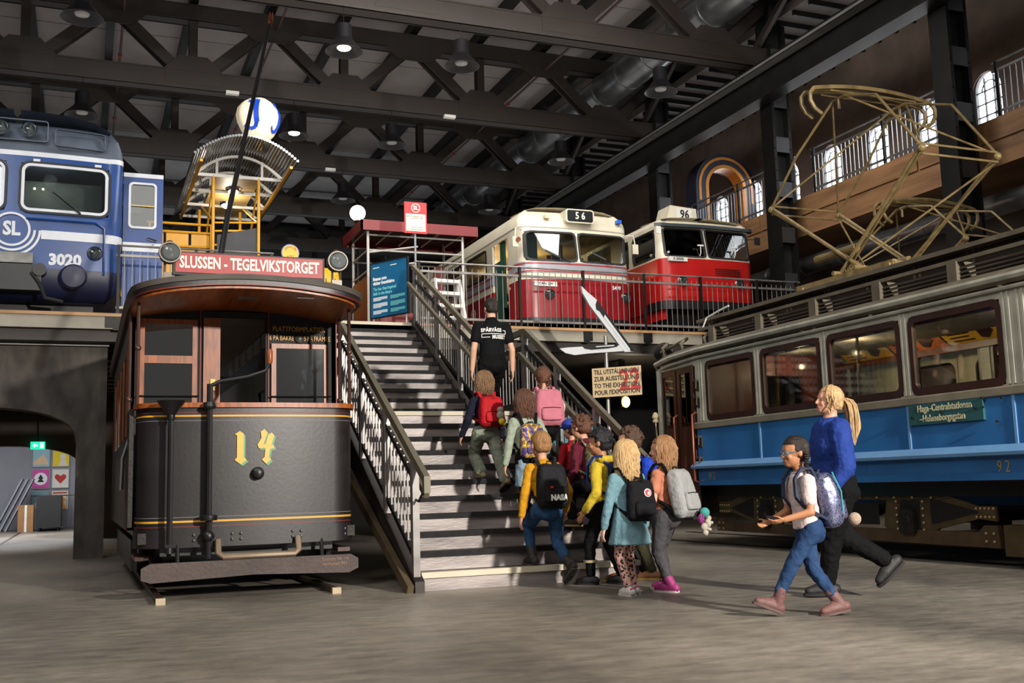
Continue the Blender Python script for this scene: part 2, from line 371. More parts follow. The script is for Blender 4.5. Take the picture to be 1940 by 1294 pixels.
for y, l in zip(TY, ['roof truss nearest the camera, crossing the top edge', 'roof truss above the platform edge', 'roof truss crossing behind the glowing globe sign', 'third roof truss back, passing above the red shelter', 'fourth roof truss back above the far deck', 'fifth roof truss back in the dark', 'roof truss farthest back at the end of the hall']): truss(y, l)
# longitudinal bracing along the column line
t = thing('lattice_girder', 'slender dark lattice bracing high along the column line', 'bracing', (13.5, 9, 9.9))
for k in range(14): MB().bar((0, 2.515*k, (k % 2)*1.6), (0, 2.515*(k+1), (1-k % 2)*1.6), .1, .14).build('brace', TRUSS, t, 0)
# ducts, pipes
DUCT = M('galvanised_duct', '8c8f90', .3, .85, .2, 3)
def duct(label, x, z, r, y0, y1):
    t = thing('ventilation_duct', label, 'duct', (x, y0, z)); m_ = MB().lathe([(r, 0), (r, 1.2), (r+.02, 1.2), (r+.02, 1.26), (r, 1.26)], ax=(0, 1, 0), n=20).mesh('duct_section', DUCT)
    for k in range(int((y1-y0)/1.26)): inst(m_, 'duct_section', t, (0, 1.26*k, 0))
duct('large round galvanised duct under the roof on the column side', 12.3, 10.95, .42, 12, 44)
duct('smaller galvanised duct below the gallery behind the pantographs', 14.9, 5.6, .2, 9, 24)
for x, z, l in ((10.6, 11.3, 'thin sprinkler pipe beside the large duct'), (3.9, 11.4, 'thin sprinkler pipe above the shelter'), (.6, 11.4, 'thin sprinkler pipe above the blue train')):
    t = thing('sprinkler_pipe', l, 'pipe', (x, 10, z)); MB().tube([(0, 0, 0), (0, 34, 0)], .03).build('pipe', M('pipe_paint', '4a3634', .5), t)
    jm = MB().lathe([(.05, 0), (.05, .14)], ax=(0, 1, 0), n=8).mesh('red_coupling', M('red_coupling', '8c2420', .5))
    for k in range(7): inst(jm, 'coupling', t, (0, 2+4.6*k, 0))
tray = thing('cable_tray', 'pale perforated cable tray below the column-side girder', 'cable tray', (13.2, 10, 9.55))
MB().box(-.12, .12, 0, 34, 0, .012).box(-.12, -.11, 0, 34, 0, .07).box(.11, .12, 0, 34, 0, .07).build('tray', M('tray_steel', '8b8a88', .4, .6), tray, 0)
for dx, c in ((-.06, '3a2a28'), (0, '2a2a2c'), (.06, '6b2f2a')): MB().tube([(dx, 0, .03), (dx, 34, .03)], .018, 6).build('cable', M('cable_'+c, c, .6), tray)
# pendant lamps, three rows under the trusses
LAMPB = M('lamp_black', '121113', .4, .2); LAMPI = M('lamp_inner', '8a8680', .4, .3)
BULB = M('lamp_bulb', 'fff1d8', .4, emit=14, emitc='ffe9c4'); BULBOFF = M('lamp_lens', '9a9894', .2)
bell = MB().lathe([(.02, .52), (.14, .5), (.15, .47), (.15, .24), (.17, .2), (.33, .0), (.35, -.02), (.335, -.02), (.16, .17), (.1, .19)], n=24).mesh('bell_shade', LAMPB)
lens = MB().lathe([(.13, .055), (.11, .03), (.04, .015), (.0, .012)], n=16)
lens_on, lens_off = lens.mesh('lamp_lens', BULB), lens.mesh('lamp_lens', BULBOFF)
hang = MB().tube([(0, 0, .52), (0, 0, .85)], .008, 6).mesh('hanger', LAMPB)
LN = {(-.19, 0): ('above the blue train at the top left', 0), (4.3, 0): ('left of top centre, nearest of the lit ones', 1), (6.6, 0): ('near the top centre', 0), (11, 0): ('in front of the large duct', 0),
      (-.19, 1): ('just above the blue train roof', 0), (4.3, 1): ('beside the glowing globe sign', 1), (6.6, 1): ('between the globe sign and bus 56', 0), (11, 1): ('above bus 56', 0),
      (4.3, 2): ('behind the globe sign far back', 0), (6.6, 2): ('above the white globe light', 0), (11, 2): ('far back behind bus 56', 0), (-.19, 2): ('far back behind the train', 0)}
for (x, row), (w, on) in LN.items():
    y = (18.4, 23.4, 28.5)[row]
    t = thing('pendant_lamp', 'black bell pendant lamp ' + w, 'lamp', (x, y, 8.98), 0, 'bell pendant lamps')
    inst(bell, 'shade', t); inst(lens_on if on else lens_off, 'lens', t); inst(hang, 'hanger', t)
    if on: light('pendant_glow', 'SPOT', (x, y, 8.95), (x, y, 0), 160, WARM, .1, 75, .6)
# ================================================================ deck (upper platform)
FASC = M('fascia_steel', '9d9688', .6, .1, .18, 1.5); EDGE = M('deck_edge_wood', 'b58a5e', .6, 0, .2, 3, stretch=(.4, 4, 4))
DECK = M('deck_floor', '55504b', .7, 0, .15, 1)
deck = MB(); deck.box(-14, 2.7, 17.45, 47, 3.55, 3.74).box(2.7, 5.36, 17.27, 47, 3.55, 3.74).box(5.36, 14.4, 17.45, 47, 3.55, 3.74)
dk = struct(deck.build('floor_deck', DECK, None, 0), 'raised exhibition deck')
for x0, x1 in ((-14, 2.7), (5.36, 13.6)):
    box('edge_board', EDGE, dk, x0, x1, 17.27, 17.45, 3.695, 3.745); box('fascia_beam', FASC, dk, x0, x1, 17.3, 17.45, 3.5, 3.695)
    box('under_beam', M('under_beam', '3b3632', .6, .2), dk, x0, x1, 17.42, 17.7, 3.32, 3.5)
plate = MB().box(-.09, .09, -.02, 0, -.2, 0)
for dx in (-.05, .05):
    for dz in (-.05, -.15): plate.lathe([(.014, 0), (.014, .012)], (dx, -.02, dz), (0, -1, 0), 6)
platem = plate.mesh('bolt_plate', BLACKSTEEL, 0)
for x in (.36, 6.0, 7.28, 8.55, 9.8, 11.1): inst(platem, 'bolt_plate', dk, (x, 17.3, 3.72))
tag(MB().tube([(-12, 17.72, 3.3), (.35, 17.72, 3.3)], .018).build('wall_conduit', WHITEP), 'thin white conduit along the top of the concrete wall', 'pipe')
# deck railings
railing('deck_railing', 'deck railing in front of the two buses', (5.3, 17.36), (13.4, 17.36), 3.74, [.05, 1.95, 3.22, 4.5, 5.75, 7.05, 8.0])
railing('deck_railing', 'deck railing beside the blue train door', (.42, 17.36), (2.85, 17.36), 3.74, [.03, 1.2, 2.4])
# concrete wall with arch under the deck
CW = M('rough_concrete', '5d5650', .9, 0, .25, 2.2, .9, 9, col2='36322f', stretch=(1.6, 1, .7))
def archwall(name, label, y0, y1, xs, ztop, cx, hw, spring, rise, mat):
    x0, x1 = xs; n = 16
    out = [(x0, 0), (cx-hw, 0), (cx-hw, spring)] + [(cx-hw*math.cos(PI*k/n), spring+rise*math.sin(PI*k/n)**.7) for k in range(1, n)] + [(cx+hw, spring), (cx+hw, 0), (x1, 0), (x1, ztop), (x0, ztop)]
    return struct(MB().prism(out, lambda u, v, w: (u, w, v), y0, y1).build(name, mat, None, 25), label)
archwall('wall_arch', 'rough dark concrete wall with an arched passage', 17.8, 18.3, (-12, .33), 3.33, -1.42, 1.32, 1.75, .58, CW)
UW = M('undercroft_wall', '9a9aa2', .85, 0, .08, 1)
archwall('wall_arch_inner', 'second arched wall deep in the passage', 26, 26.4, (-12, 2.6), 3.5, -1.6, 1.55, 1.55, .55, M('brown_beam', '3d3128', .8, 0, .2, 2))
for k in range(9): struct(box('trim_%d' % (20+k), M('joist_wood', '4a3a2c', .7, 0, .2, 2), None, -12, .6, 18.9+.8*k, 19.1+.8*k, 3.2, 3.54), 'dark ceiling joist in the passage')
for n_, b_ in (('wall_undercroft', (-14, 8, 36, 36.3, 0, 3.55)), ('wall_undercroft_side', (3.4, 3.6, 19, 36, 0, 3.55))):
    struct(box(n_, UW, None, *b_), 'pale wall under the deck')
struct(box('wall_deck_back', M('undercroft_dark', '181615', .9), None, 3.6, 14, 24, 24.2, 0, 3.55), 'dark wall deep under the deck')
light('passage_light', 'AREA', (-1.6, 30, 3.3), (-1.4, 31, 0), 800, (.95, .97, 1), 4, sy=7)
light('undercroft_glow', 'AREA', (-1.8, 21.5, 3.1), (-1.6, 21.5, 0), 40, WARM, 2, sy=3)
# posters
POST = [(-1.18, 2.18, '9cc4cf', 'e6c39b', 'pale blue poster with a tan seated figure', 'hill'), (-.62, 2.18, 'f0d52a', 'e8e2d8', 'yellow poster with a grey-haired figure drawing', 'head'),
        (-1.18, 1.52, 'd650a8', 'f2f2f2', 'magenta poster with a white disc and black tree', 'disc'), (-.62, 1.52, 'e8e2da', 'c23a2c', 'cream poster with a red heart', 'heart'),
        (-1.18, .86, '86aab5', 'd9d4c4', 'blue grey poster partly behind the crates', 'hill'), (-.62, .86, 'e6dcc8', 'e0992a', 'cream poster with an orange figure', 'head')]
for x, z, c, c2, l, k in POST:
    t = thing('poster', l, 'poster', (x, 35.96, z), 0, 'framed posters on the far wall')
    box('frame', M('poster_frame', '8d8d90', .5), t, -.26, .26, -.03, .03, -.31, .31)
    box('sheet', M('poster_'+c, c, .7, var=.03), t, -.23, .23, -.04, -.03, -.28, .28)
    f2 = axes((0, -.045, 0), (1, 0, 0), (0, 0, 1)); ink = M('poster_ink_'+c2, c2, .7, var=.03); blk = M('poster_black', '1c1c1c', .7)
    if k == 'disc':
        MB().prism(circ(0, 0, .19), f2, 0, .004).build('disc', ink, t, 0); MB().prism([(-.1, -.1), (.1, -.1), (.03, 0), (.08, 0), (0, .14), (-.08, 0), (-.03, 0)], f2, .004, .008).build('tree_mark', blk, t, 0)
    elif k == 'heart':
        MB().prism([(0, -.16), (.15, 0), (.17, .08), (.1, .14), (0, .08), (-.1, .14), (-.17, .08), (-.15, 0)], f2, 0, .004).build('heart', ink, t, 0)
    elif k == 'head':
        MB().prism(circ(.06, .02, .09, 14), f2, 0, .004).build('head_mark', ink, t, 0); MB().prism([(-.06, -.27), (.18, -.27), (.13, -.08), (0, -.08)], f2, 0, .004).build('body_mark', ink, t, 0); MB().prism([(-.2, .2), (.2, .2), (.2, .24), (-.2, .24)], f2, 0, .004).build('title_strip', M('poster_red', 'c23a2c', .7), t, 0)
    else:
        MB().prism([(-.22, -.22), (.2, -.22), (.16, -.08), (.06, .1), (-.02, .02), (-.2, -.12)], f2, 0, .004).build('figure_mark', ink, t, 0)
t = thing('exit_sign', 'green illuminated exit sign with a white arrow', 'sign', (-.93, 25.9, 2.1)); EXG = M('exit_green', '14b58f', .4, emit=1.6, emitc='17c79b'); WH = M('sign_white', 'f4f4f2', .5, var=.02, emit=1.2, emitc='ffffff')
box('panel', EXG, t, -.15, .15, -.03, .03, -.085, .085); MB().tube([(0, 0, .08), (0, 0, 1.44)], .01, 6).build('rod', BLACK, t); f2 = axes((0, -.032, 0), (1, 0, 0), (0, 0, 1))
MB().prism([(-.11, 0), (-.06, .05), (-.06, .018), (.0, .018), (.0, -.018), (-.06, -.018), (-.06, -.05)], f2, 0, .004).build('arrow', WH, t, 0); MB().prism([(.05, -.06), (.12, -.06), (.12, .06), (.05, .06)], f2, 0, .004).build('door_mark', WH, t, 0)
# things in the passage
t = thing('roll_container', 'black wheeled crates parked in front of the posters', 'crate', (-.85, 33, 0))
for k in range(3): box('crate', M('crate_black', '0c0d0d', .6), t, -.32, .32, .75*k, .75*k+.62, .1, 1.0)
for dx in (-.25, .25):
    for dy in (.1, 2.0): MB().lathe([(.05, -.02), (.05, .02)], (dx, dy, .05), (1, 0, 0), 10).build('wheel', RUBBER, t)
t = thing('barrier_fence', 'steel crowd barrier below the posters', 'barrier', (-.5, 35.5, 0)); MB().tube([(-.9, 0, .0), (-.9, 0, 1), (.9, 0, 1), (.9, 0, .0)], .025).build('frame', RAILSTEEL, t)
bm_ = MB().tube([(0, 0, .1), (0, 0, 1)], .01, 5).mesh('bar', RAILSTEEL)
for k in range(12): inst(bm_, 'bar', t, (-.8+.145*k, 0, 0))
t = thing('covered_crate', 'brown wrapped crate at the left of the passage', 'crate', (-2.55, 30, 0)); MB().loft([[(x*s, y*s, z) for x, y in rr(0, 0, 1, 1, .2)] for z, s in ((0, 1), (.4, .98), (1.5, .97), (1.75, .85))]).build('wrapping', M('brown_paper', '7a5d3f', .8, 0, .2, 4, .4, 6), t); box('pallet', WOODO, t, -.5, .5, -.5, .5, -.0, .05)
t = thing('leaning_board', 'pale panels leaning against the passage wall', 'panel', (-2.35, 34.3, 0))
for k in range(3): MB().prism([(0, 0), (.05, 0), (.75, 1.5), (.7, 1.5)], lambda u, v, w: (u+.15*k, w, v), -.05*k, .7).build('board', UW, t, 0)
t = thing('cardboard_box', 'small brown box beside the black crates', 'box', (-1.45, 33.2, 0)); box('box', M('cardboard', '9a6f45', .8), t, -.2, .2, 0, .4, 0, .75); box('tape', WHITEP, t, -.03, .03, -.005, 0, 0, .75)
# inset floor tracks
for x in (-2.3, -1.55): struct(box('trim_%d' % (40+int(x*-10)), M('groove', '25221f', .6), None, x-.03, x+.03, 18, 33, 0, .004), 'inset rail groove in the passage floor')
# ================================================================ staircase
RAW = M('rolled_steel', 'b8aca8', .42, .12, .3, 1.4, .15, 20, col2='4c4645', stretch=(.6, 3, 3)); NOSE = M('nosing_steel', '2e2c2d', .6, .4, .2, 20, .5, 220); PALE = M('contrast_nosing', 'c9bfa9', .55, 0, .06)
SXL, SXR, RISE, GO, SY0, SY1 = 2.87, 5.2, .17, .298, 9.5, 14.29
st = thing('staircase', 'wide dark steel staircase with a landing up to the deck', 'staircase', (0, 0, 0))
def step_z(y):
    if y < SY0: return 0
    if y < SY0+10*GO: return RISE*(1+int((y-SY0)/GO))
    if y < SY1: return 11*RISE
    return RISE*min(22, 12+int((y-SY1)/GO))
for i in range(22):
    y = SY0+GO*i if i < 11 else SY1+GO*(i-11); z = RISE*(i+1); pale = i in (0, 10, 21)
    dep = GO if i not in (10, 21) else (SY1-SY0-10*GO if i == 10 else .15)
    box('riser', RAW, st, SXL+.03, SXR-.03, y, y+.012, z-RISE-.02, z-.05)
    box('tread', M('tread_steel', '57514f', .5, .5, .2, 2), st, SXL+.03, SXR-.03, y-.02, y+dep+.01, z-.05, z-.006)
    box('nosing', PALE if pale else NOSE, st, SXL+.03, SXR-.03, y-.028, y+.06, z-.052, z)
def stringer(x, w):
    for (ya, za, yb, zb) in ((SY0-.12, -.0, SY0+10*GO+.1, 11*RISE-.02), (SY0+10*GO+.1, 11*RISE-.02, SY1-.05, 11*RISE-.02), (SY1-.05, 11*RISE-.02, SY1+10.3*GO, 22*RISE-.02)):
        h = .3
        lo = max(0, za-h*.9) if za < .1 else za-h
        MB().prism([(ya, lo), (yb, zb-h), (yb, zb+.1), (ya, za+.1)], lambda u, v, q: (x+q, u, v), 0, w).build('stringer', M('stringer_steel', '3d3735', .45, .6, .25, 3), st, 0)
stringer(SXL-.06, .09); stringer(SXR-.03, .09)
for x in (SXL+.35, SXR-.35): MB().bar((x, SY0+.9, 0), (x, SY0+3.2, 1.6), .1, .14).build('carriage_beam', DARKIRON, st, 0)
for x in (SXL, SXR): box('landing_post', BLACKSTEEL, st, x-.05, x+.05, 13.9, 14, 0, 1.7)
def stair_rail(name, label, x, side):
    t = thing(name, label, 'railing', (x, 0, 0))
    def zl(y):
        if y < SY0: return RISE*0+(y-SY0)*RISE/GO+RISE
        if y < SY0+10*GO: return RISE+(y-SY0)*RISE/GO
        if y < SY1-.12: return 11*RISE
        return min(11*RISE+(y-SY1+.12)*RISE/GO*1.0+.06, 22*RISE)
    K = [SY0-.38, SY0+10*GO-.1, SY1-.45, SY1+10*GO+.05]
    Z = [1.06+RISE+(K[0]-SY0)*RISE/GO, 11*RISE+1.02, 11*RISE+1.02, 22*RISE+1.0]
    def line(dz, i0=0, ya=None):
        P = [(0, K[k], Z[k]+dz) for k in range(4)]
        if ya is not None:
            f = (ya-K[0])/(K[1]-K[0]); P[0] = (0, ya, Z[0]+(Z[1]-Z[0])*f+dz)
        return P
    def path(nm, P, w, h, mat):
        for a, b in zip(P, P[1:]): MB().bar(a, b, w, h).build(nm, mat, t, 0)
    path('handrail', line(0), .055, .075, OLIVE)
    path('lower_handrail', [(side*.09, y, z) for _, y, z in line(-.3, 0, SY0-.1)], .05, .06, OLIVE)
    path('upper_bar', line(-.2, 0, SY0-.02), .035, .05, BLACKSTEEL); path('bottom_bar', line(-.92, 0, SY0+.02), .035, .05, BLACKSTEEL)
    pm = MB().box(-.032, .032, -.035, .035, 0, 1).mesh('post', RAILSTEEL, 0)
    def hz(y):
        for k in range(3):
            if y <= K[k+1] or k == 2: return Z[k]+(Z[k+1]-Z[k])*(y-K[k])/(K[k+1]-K[k])
    for y in (SY0-.02, 10.45, 11.45, 12.42, 13.9, 14.95, 16.0, 17.2):
        zb = hz(y)-1.12 if y > SY0 else 0; inst(pm, 'post', t, (0, y, zb), None, (1, 1, hz(y)-.03-zb))
    bm_ = MB().box(-.008, .008, -.008, .008, 0, .74).mesh('baluster', RAILSTEEL, 0)
    y = SY0+.1
    while y < 17.2: inst(bm_, 'baluster', t, (0, y, hz(y)-.9)); y += .113
    MB().tube([(0, SY0-.02, .84), (0, SY0-.14, .82), (0, SY0-.27, .9), (0, SY0-.32, .98)], .012, 6).build('handrail_bracket', BLACKSTEEL, t)
    MB().box(-.03, .03, K[0]-.03, K[0]+.03, Z[0]-.12, Z[0]+.03).build('handrail_end', OLIVE, t, 0)
    return t
stair_rail('stair_railing', 'stair railing beside the black tram', SXL-.02, 1)
stair_rail('stair_railing', 'stair railing on the side of the yellow direction sign', SXR+.03, -1)
MB().bar((SXL-.1, SY0-.1, .02), (SXL-.1, 12.4, 1.35), .06, .1).build('lower_flange', M('strut_bronze', '6a5b45', .5, .4), st, 0)
# ================================================================ old black tram 14
TBLK = M('tram_black', '221e20', .42, .0, .16, 3, .04, 30, col2='191517'); TRED = M('tram_red_line', '7d2a22', .5); TYEL = M('tram_gold_line', 'd29a2c', .45, var=.05)
CX = 1.48
t14 = thing('vintage_tram', 'old black open-platform tram numbered 14', 'tram', (CX, 10.2, 0))
def plan(u, off=0):
    """front plan of the dash: u in -1..1 -> (x, y)"""
    hw = 1.02+off; a = abs(u); s = 1 if u > 0 else -1
    if a < .78: x = hw*.86*a/.78; y = .10*(x/hw)**2-off
    else:
        k = (a-.78)/.22; r = .14*hw; th = k*PI/2; x = hw*.86+r*math.sin(th); y = .10*.74-off+.02+(r+.18)*(1-math.cos(th))
    return s*x, y
UN = [-1+2*k/40 for k in range(41)]
def dash(name, z0, z1, mat, off=0, th=.03, par=t14):
    g = MB().shell(UN, [z0, z1], lambda u, v: False, lambda u, v, w: (*plan(u, w), v), off, off-th)
    return g.build(name, mat, par, 40)
d_ = dash('dash_panel', .62, 1.74, TBLK)
dash('skirt', .46, .62, TBLK, .012); dash('belt_rail', 1.74, 1.785, WOODO, .03, .08)
for z, m_, h in ((1.655, TYEL, .016), (1.69, TRED, .006), (1.615, M('tram_grey_line', '6d6a70', .5), .006), (.685, TYEL, .018), (.645, TRED, .006), (.73, MATS['tram_grey_line'], .006)):
    dash('stripe', z, z+h, m_, .003, .004, d_)
# number 14 with drop shade
def blackletter(mat, dx, dz, off, nm):
    one = [(-.1, .14), (-.045, .18), (.0, .15), (.0, -.12), (.035, -.15), (-.03, -.2), (-.1, -.15), (-.075, -.12), (-.075, .13)]
    four = [(.19, .17), (.235, .2), (.27, .16), (.22, .02), (.25, .03), (.275, .13), (.315, .16), (.345, .13), (.315, .02), (.345, .01), (.345, -.02), (.3, -.03), (.285, -.12), (.31, -.15), (.255, -.2), (.205, -.15), (.235, -.12), (.245, -.02), (.17, -.02), (.155, .02), (.2, .1)]
    for P in (one, four):
        MB().prism([(x*.82+dx-.08, z*.82+dz) for x, z in P], lambda u, v, w: (u+.0, plan(0)[1]+.10*(u/1.02)**2-w, 1.37+v), off, off+.004).build(nm, mat, d_, 0)
blackletter(M('tram_green_shade', '5f9a6c', .5), .016, -.016, .004, 'number_shade'); blackletter(M('tram_gold', 'd8a63c', .45, var=.08), 0, 0, .009, 'number')
MB().lathe([(.06, 0), (.06, .02), (.05, .03), (.05, .08), (.035, .09), (0, .095)], (.05, 0, 1.12), (0, -1, 0), 16).build('lamp_socket', BLACK, t14)
for sx in (-.52, -.18, .38, .9):
    for dx in (0, .08):
        for dz in (.52, .57): MB().lathe([(.016, 0), (.012, .014), (0, .016)], (sx+dx, plan((sx+dx)/1.1)[1]-.012, dz), (0, -1, 0), 8).build('bolt', BLACK, t14)
# sand funnel pipe and brake column
MB().lathe([(.125, .1), (.13, .1), (.035, -.03), (.035, -.06), (.025, -.08)], (-.74, -.1, 1.69), n=20).tube([(-.74, -.1, 1.62), (-.74, -.1, .5)], .026).lathe([(.04, 0), (.04, .05)], (-.74, -.1, .42)).build('sand_pipe', BLACK, t14)
bc = MB().tube([(-.4, -.09, 1.95), (-.4, -.09, .36)], .028).lathe([(.05, 0), (.06, .02), (.05, .06)], (-.4, -.09, 1.72)).lathe([(.075, 0), (.08, .01), (.08, .045), (.075, .05)], (-.4, -.09, .7)).ball((-.4, -.09, .56), .055).build('brake_column', BLACK, t14)
MB().tube([(-.4, -.09, 1.93), (-.3, -.06, 1.98), (-.05, -.02, 2.03), (.12, .0, 2.09), (.16, .0, 2.16)], .018).build('crank_arm', BLACK, t14); MB().lathe([(.022, 0), (.03, .03), (.03, .12), (.02, .14)], (.16, 0, 2.16)).build('crank_grip', WOODO, t14)
# wooden fender board, tow bar, coupling
bf = [(-.98, .2), (-.9, .17), (.0, .2), (.88, .17), (.97, .21), (.97, .3), (.9, .34), (-.9, .34), (-.98, .3)]
MB().prism(bf, lambda u, v, w: (u, -.16+w, v), 0, .05).build('fender_board', M('fender_wood', '4a3b36', .6, 0, .25, 3, .2, 30), t14, 0)
for x in (-.66, .66): MB().tube([(x, -.1, .3), (x, .0, .3), (x, .05, .5)], .02).build('fender_hanger', BLACK, t14)
text('chalk_note', 'System Nr 14\nverkstad 901', .045, M('chalk_note', '9c7a68', .8), t14, (.75, -.163, .28), ext=.001)
MB().tube([(-.31, -.04, .52), (-.31, -.09, .4), (-.27, -.11, .37), (.38, -.11, .37), (.42, -.09, .4), (.42, -.04, .52)], .03, 8).build('tow_bar', M('tow_bar_steel', '85745f', .5, .3), t14)
# platform, body, bulkhead
box('platform_floor', DARKIRON, t14, -1.0, 1.0, .1, 1.15, .5, .6)
BY = 1.15
MBH = M('bulkhead_black', '131112', .7); bulk = MB()
bh = [(-.97, -.4, .6, 2.74), (-.34, .3, .6, 2.78), (.36, .97, 1.2, 2.51)]
bulk.shell(sorted({-1.06, 1.06, -.97, -.4, -.34, .3, .36, .97}), [.6, 1.2, 2.51, 2.66, 2.74, 2.78, 3.0], lambda u, v: (-.97 < u < -.4 and 1.2 < v < 2.74) or (-.34 < u < .3 and v < 2.78) or (.36 < u < .97 and 1.2 < v < 2.51), lambda u, v, w: (u, BY+w, v), 0, .05)
bulk.build('bulkhead', MBH, t14, 0)
fnb = lambda u, v, w: (u, BY-w, v)
for (x0, x1, z0, z1, nm) in ((-.97, -.4, 1.2, 2.74, 'left'), (.36, .97, 1.2, 2.51, 'right')):
    w_ = MB().ring([(x0, z0), (x1, z0), (x1, z1), (x0, z1)], [(x0+.05, z0+.05), (x1-.05, z0+.05), (x1-.05, z1-.05), (x0+.05, z1-.05)], fnb, 0, .03).build('window_frame', WOODO, t14, 0)
    if nm == 'left': box('transom', WOODO, w_, x0+.05, x1-.05, BY-.028, BY, 2.28, 2.36)
    box('pane', GLASSR, w_, x0+.04, x1-.04, BY-.01, BY-.006, z0+.04, z1-.04)
    for z in (1.74, 1.84, 1.94): MB().tube([(x0-.02, BY-.06, z), (x1+.02, BY-.06, z)], .008, 6).build('guard_bar', BLACK, w_)
box('door_leaf', WOODO, t14, -.34, -.17, BY-.03, BY+.03, .62, 2.76); box('door_lock', M('brass', '8d7440', .35, .7), t14, -.27, -.22, BY-.045, BY-.03, 2.0, 2.12)
box('sliding_post', WOODO, t14, -.75, -.62, BY+.06, BY+.1, .7, 2.7)
text('platform_notice', 'PLATTFORMPLATSER:', .075, TYEL, t14, (.66, BY-.012, 2.75-.08), sx=.8, ext=.002); text('platform_notice', '6 PÅ BAKRE', .072, TYEL, t14, (.47, BY-.012, 2.57), sx=.7, ext=.002); text('platform_notice', '5 PÅ FRÄMRE', .072, TYEL, t14, (.85, BY-.012, 2.57), sx=.68, ext=.002)
text('upper_notice', 'FÖRBJUDET ATT TALA\nFÖRAREN UNDER GÅNG', .06, M('faded_gold', '6b5530', .5), t14, (0, BY-.012, 2.9), sx=.8, ext=.002)
MB().lathe([(.05, 0), (.05, .02), (.03, .03), (.0, .035)], (.66, BY, 2.57), (0, -1, 0), 16).build('bell_knob', M('knob_iron', '5a564f', .3, .6), t14)
for x in (-1.06, -.37, .33, 1.06): MB().tube([(x, BY-.01, .6), (x, BY-.01, 3.0)], .008, 5).build('red_beading', TRED, t14)
# car body behind the bulkhead
LNG = 7.2
side = MB()
for s in (-1, 1):
    side.shell([BY, BY+.3]+[BY+.3+1.0*k+d for k in range(5) for d in (.1, .95)]+[BY+LNG-1.3], [.6, 1.55, 2.45, 2.95], lambda u, v: 1.55 < v < 2.45 and ((u-BY-.3) % 1.0 > .1) and BY+.4 < u < BY+5.3, lambda u, v, w: (s*1.06-s*w, u, v), 0, .05)
side.build('side_wall', TBLK, t14, 0)
for s in (-1, 1):
    for k in range(5): box('side_window_frame', WOODO, t14, s*1.06-.015, s*1.06+.015, BY+.4+k, BY+.44+k, 1.55, 2.45)
box('cabin_floor', WOODD, t14, -1.0, 1.0, BY, BY+5.5, .55, .62)
box('rear_bulkhead', M('interior_dark_wood', '3a1c14', .5), t14, -1.05, 1.05, BY+5.4, BY+5.45, .6, 2.0)
for s in (-1, 1): box('bench', M('bench_wood', '5a3220', .5), t14, s*.98-.25*(s+1)*.9-.0 if s > 0 else -.98, .98 if s > 0 else -.55, BY+.2, BY+5.2, .9, 1.0)
box('inner_door', WOODD, t14, -.1, .35, BY+5.3, BY+5.36, .62, 2.3)
# roof: arched canopy over all, with clerestory
def arc(x, hw, z, rise): return z+rise*(1-(x/1.12)**2)
def roof_ring(y, hw, z, rise, n=18, th=0): return [(hw*(-1+2*k/n), y, arc(hw*(-1+2*k/n), hw, z, rise)) for k in range(n+1)]
def roof_slab(z, rise, th, hw0, name, mat, ys):
    rings = []
    for y, hw in ys:
        t_ = roof_ring(y, hw, z, rise); b_ = [(x*.985, yy, zz-th) for x, yy, zz in reversed(t_)]; rings.append(t_+b_)
    return MB().loft(rings).build(name, mat, t14, 30)
front = [(-.2+.0, .5), (-.195, .72), (-.17, .86), (-.12, .97), (-.04, 1.05), (.1, 1.1), (.4, 1.12), (1.15, 1.13), (LNG, 1.13), (LNG+.4, .9)]
roof_slab(2.865, .12, .05, 1.12, 'roof', M('tram_roof', '4a433b', .7, 0, .2, 4), front)
roof_slab(2.81, .12, .05, 1.1, 'roof_fascia', TBLK, [(y+.012, h-.015) for y, h in front]); roof_slab(2.755, .12, .02, 1.1, 'canopy_ceiling', M('canopy_wood', 'a85a1e', .4, 0, .25, 3, stretch=(8, .6, 1)), [(y+.05, h-.05) for y, h in front[:8]])
roof_slab(2.77, .12, .008, 1.1, 'red_line', TRED, [(y+.008, h-.01) for y, h in front])
bm_ = MB().box(-.55, .55, 1.4, LNG-1.2, 3.08, 3.32).mesh('clerestory', M('clerestory_paint', '3b352f', .6), 0); inst(bm_, 'clerestory', t14)
cr = MB().box(-.5, .5, BY, BY+5.3, 2.84, 2.88).mesh('cabin_ceiling', M('cabin_ceiling', 'b8ad97', .6), 0); inst(cr, 'cabin_ceiling', t14)
for k in range(7): box('ceiling_light_pane', M('clerestory_pane', 'eef2f4', .4), t14, .5, .52, BY+.5+.62*k, BY+.95+.62*k, 2.66, 2.82)
# canopy posts
POSTM = M('post_bronze', '5b4038', .3, .5)
for x, y, z0, z1 in ((-1.02, .28, 1.78, 2.86), (1.0, .28, 1.78, 2.86), (-1.07, .85, .9, 2.86), (1.03, .85, .9, 2.86)):
    MB().tube([(x, y, z0), (x, y, z1)], .018).ball((x, y, (z0+z1)/2), .03).ball((x, y, z1-.06), .03).build('canopy_post', POSTM, t14)
MB().tube([(-1.06, .8, 1.5), (-1.12, .75, 1.3), (-1.13, .7, 1.0)], .02).build('step_grab', CHROME, t14)
box('side_gate', DARKIRON, t14, -1.08, -1.04, .35, 1.1, .65, 1.75)
MB().lathe([(.09, 0), (.1, .04), (.06, .07)], (-.02, .35, 2.86), (0, 0, 1)).box(-.1, .1, .3, .4, 2.84, 2.92).build('canopy_lamp', M('lamp_grey', '6e6a66', .5), t14)
MB().tube([(.42, -.02, 2.87), (.42, -.02, 2.81), (.58, -.02, 2.81), (.58, -.02, 2.87)], .008, 6).build('signal_hook', CHROME, t14)
box('destination_case', M('sign_case', '2d2622', .6), t14, -.74, .68, -.06, .06, 2.975, 3.2)
box('destination_face', M('sign_red', '9c2a2c', .5, var=.06), t14, -.72, .66, -.068, -.06, 3.0, 3.185)
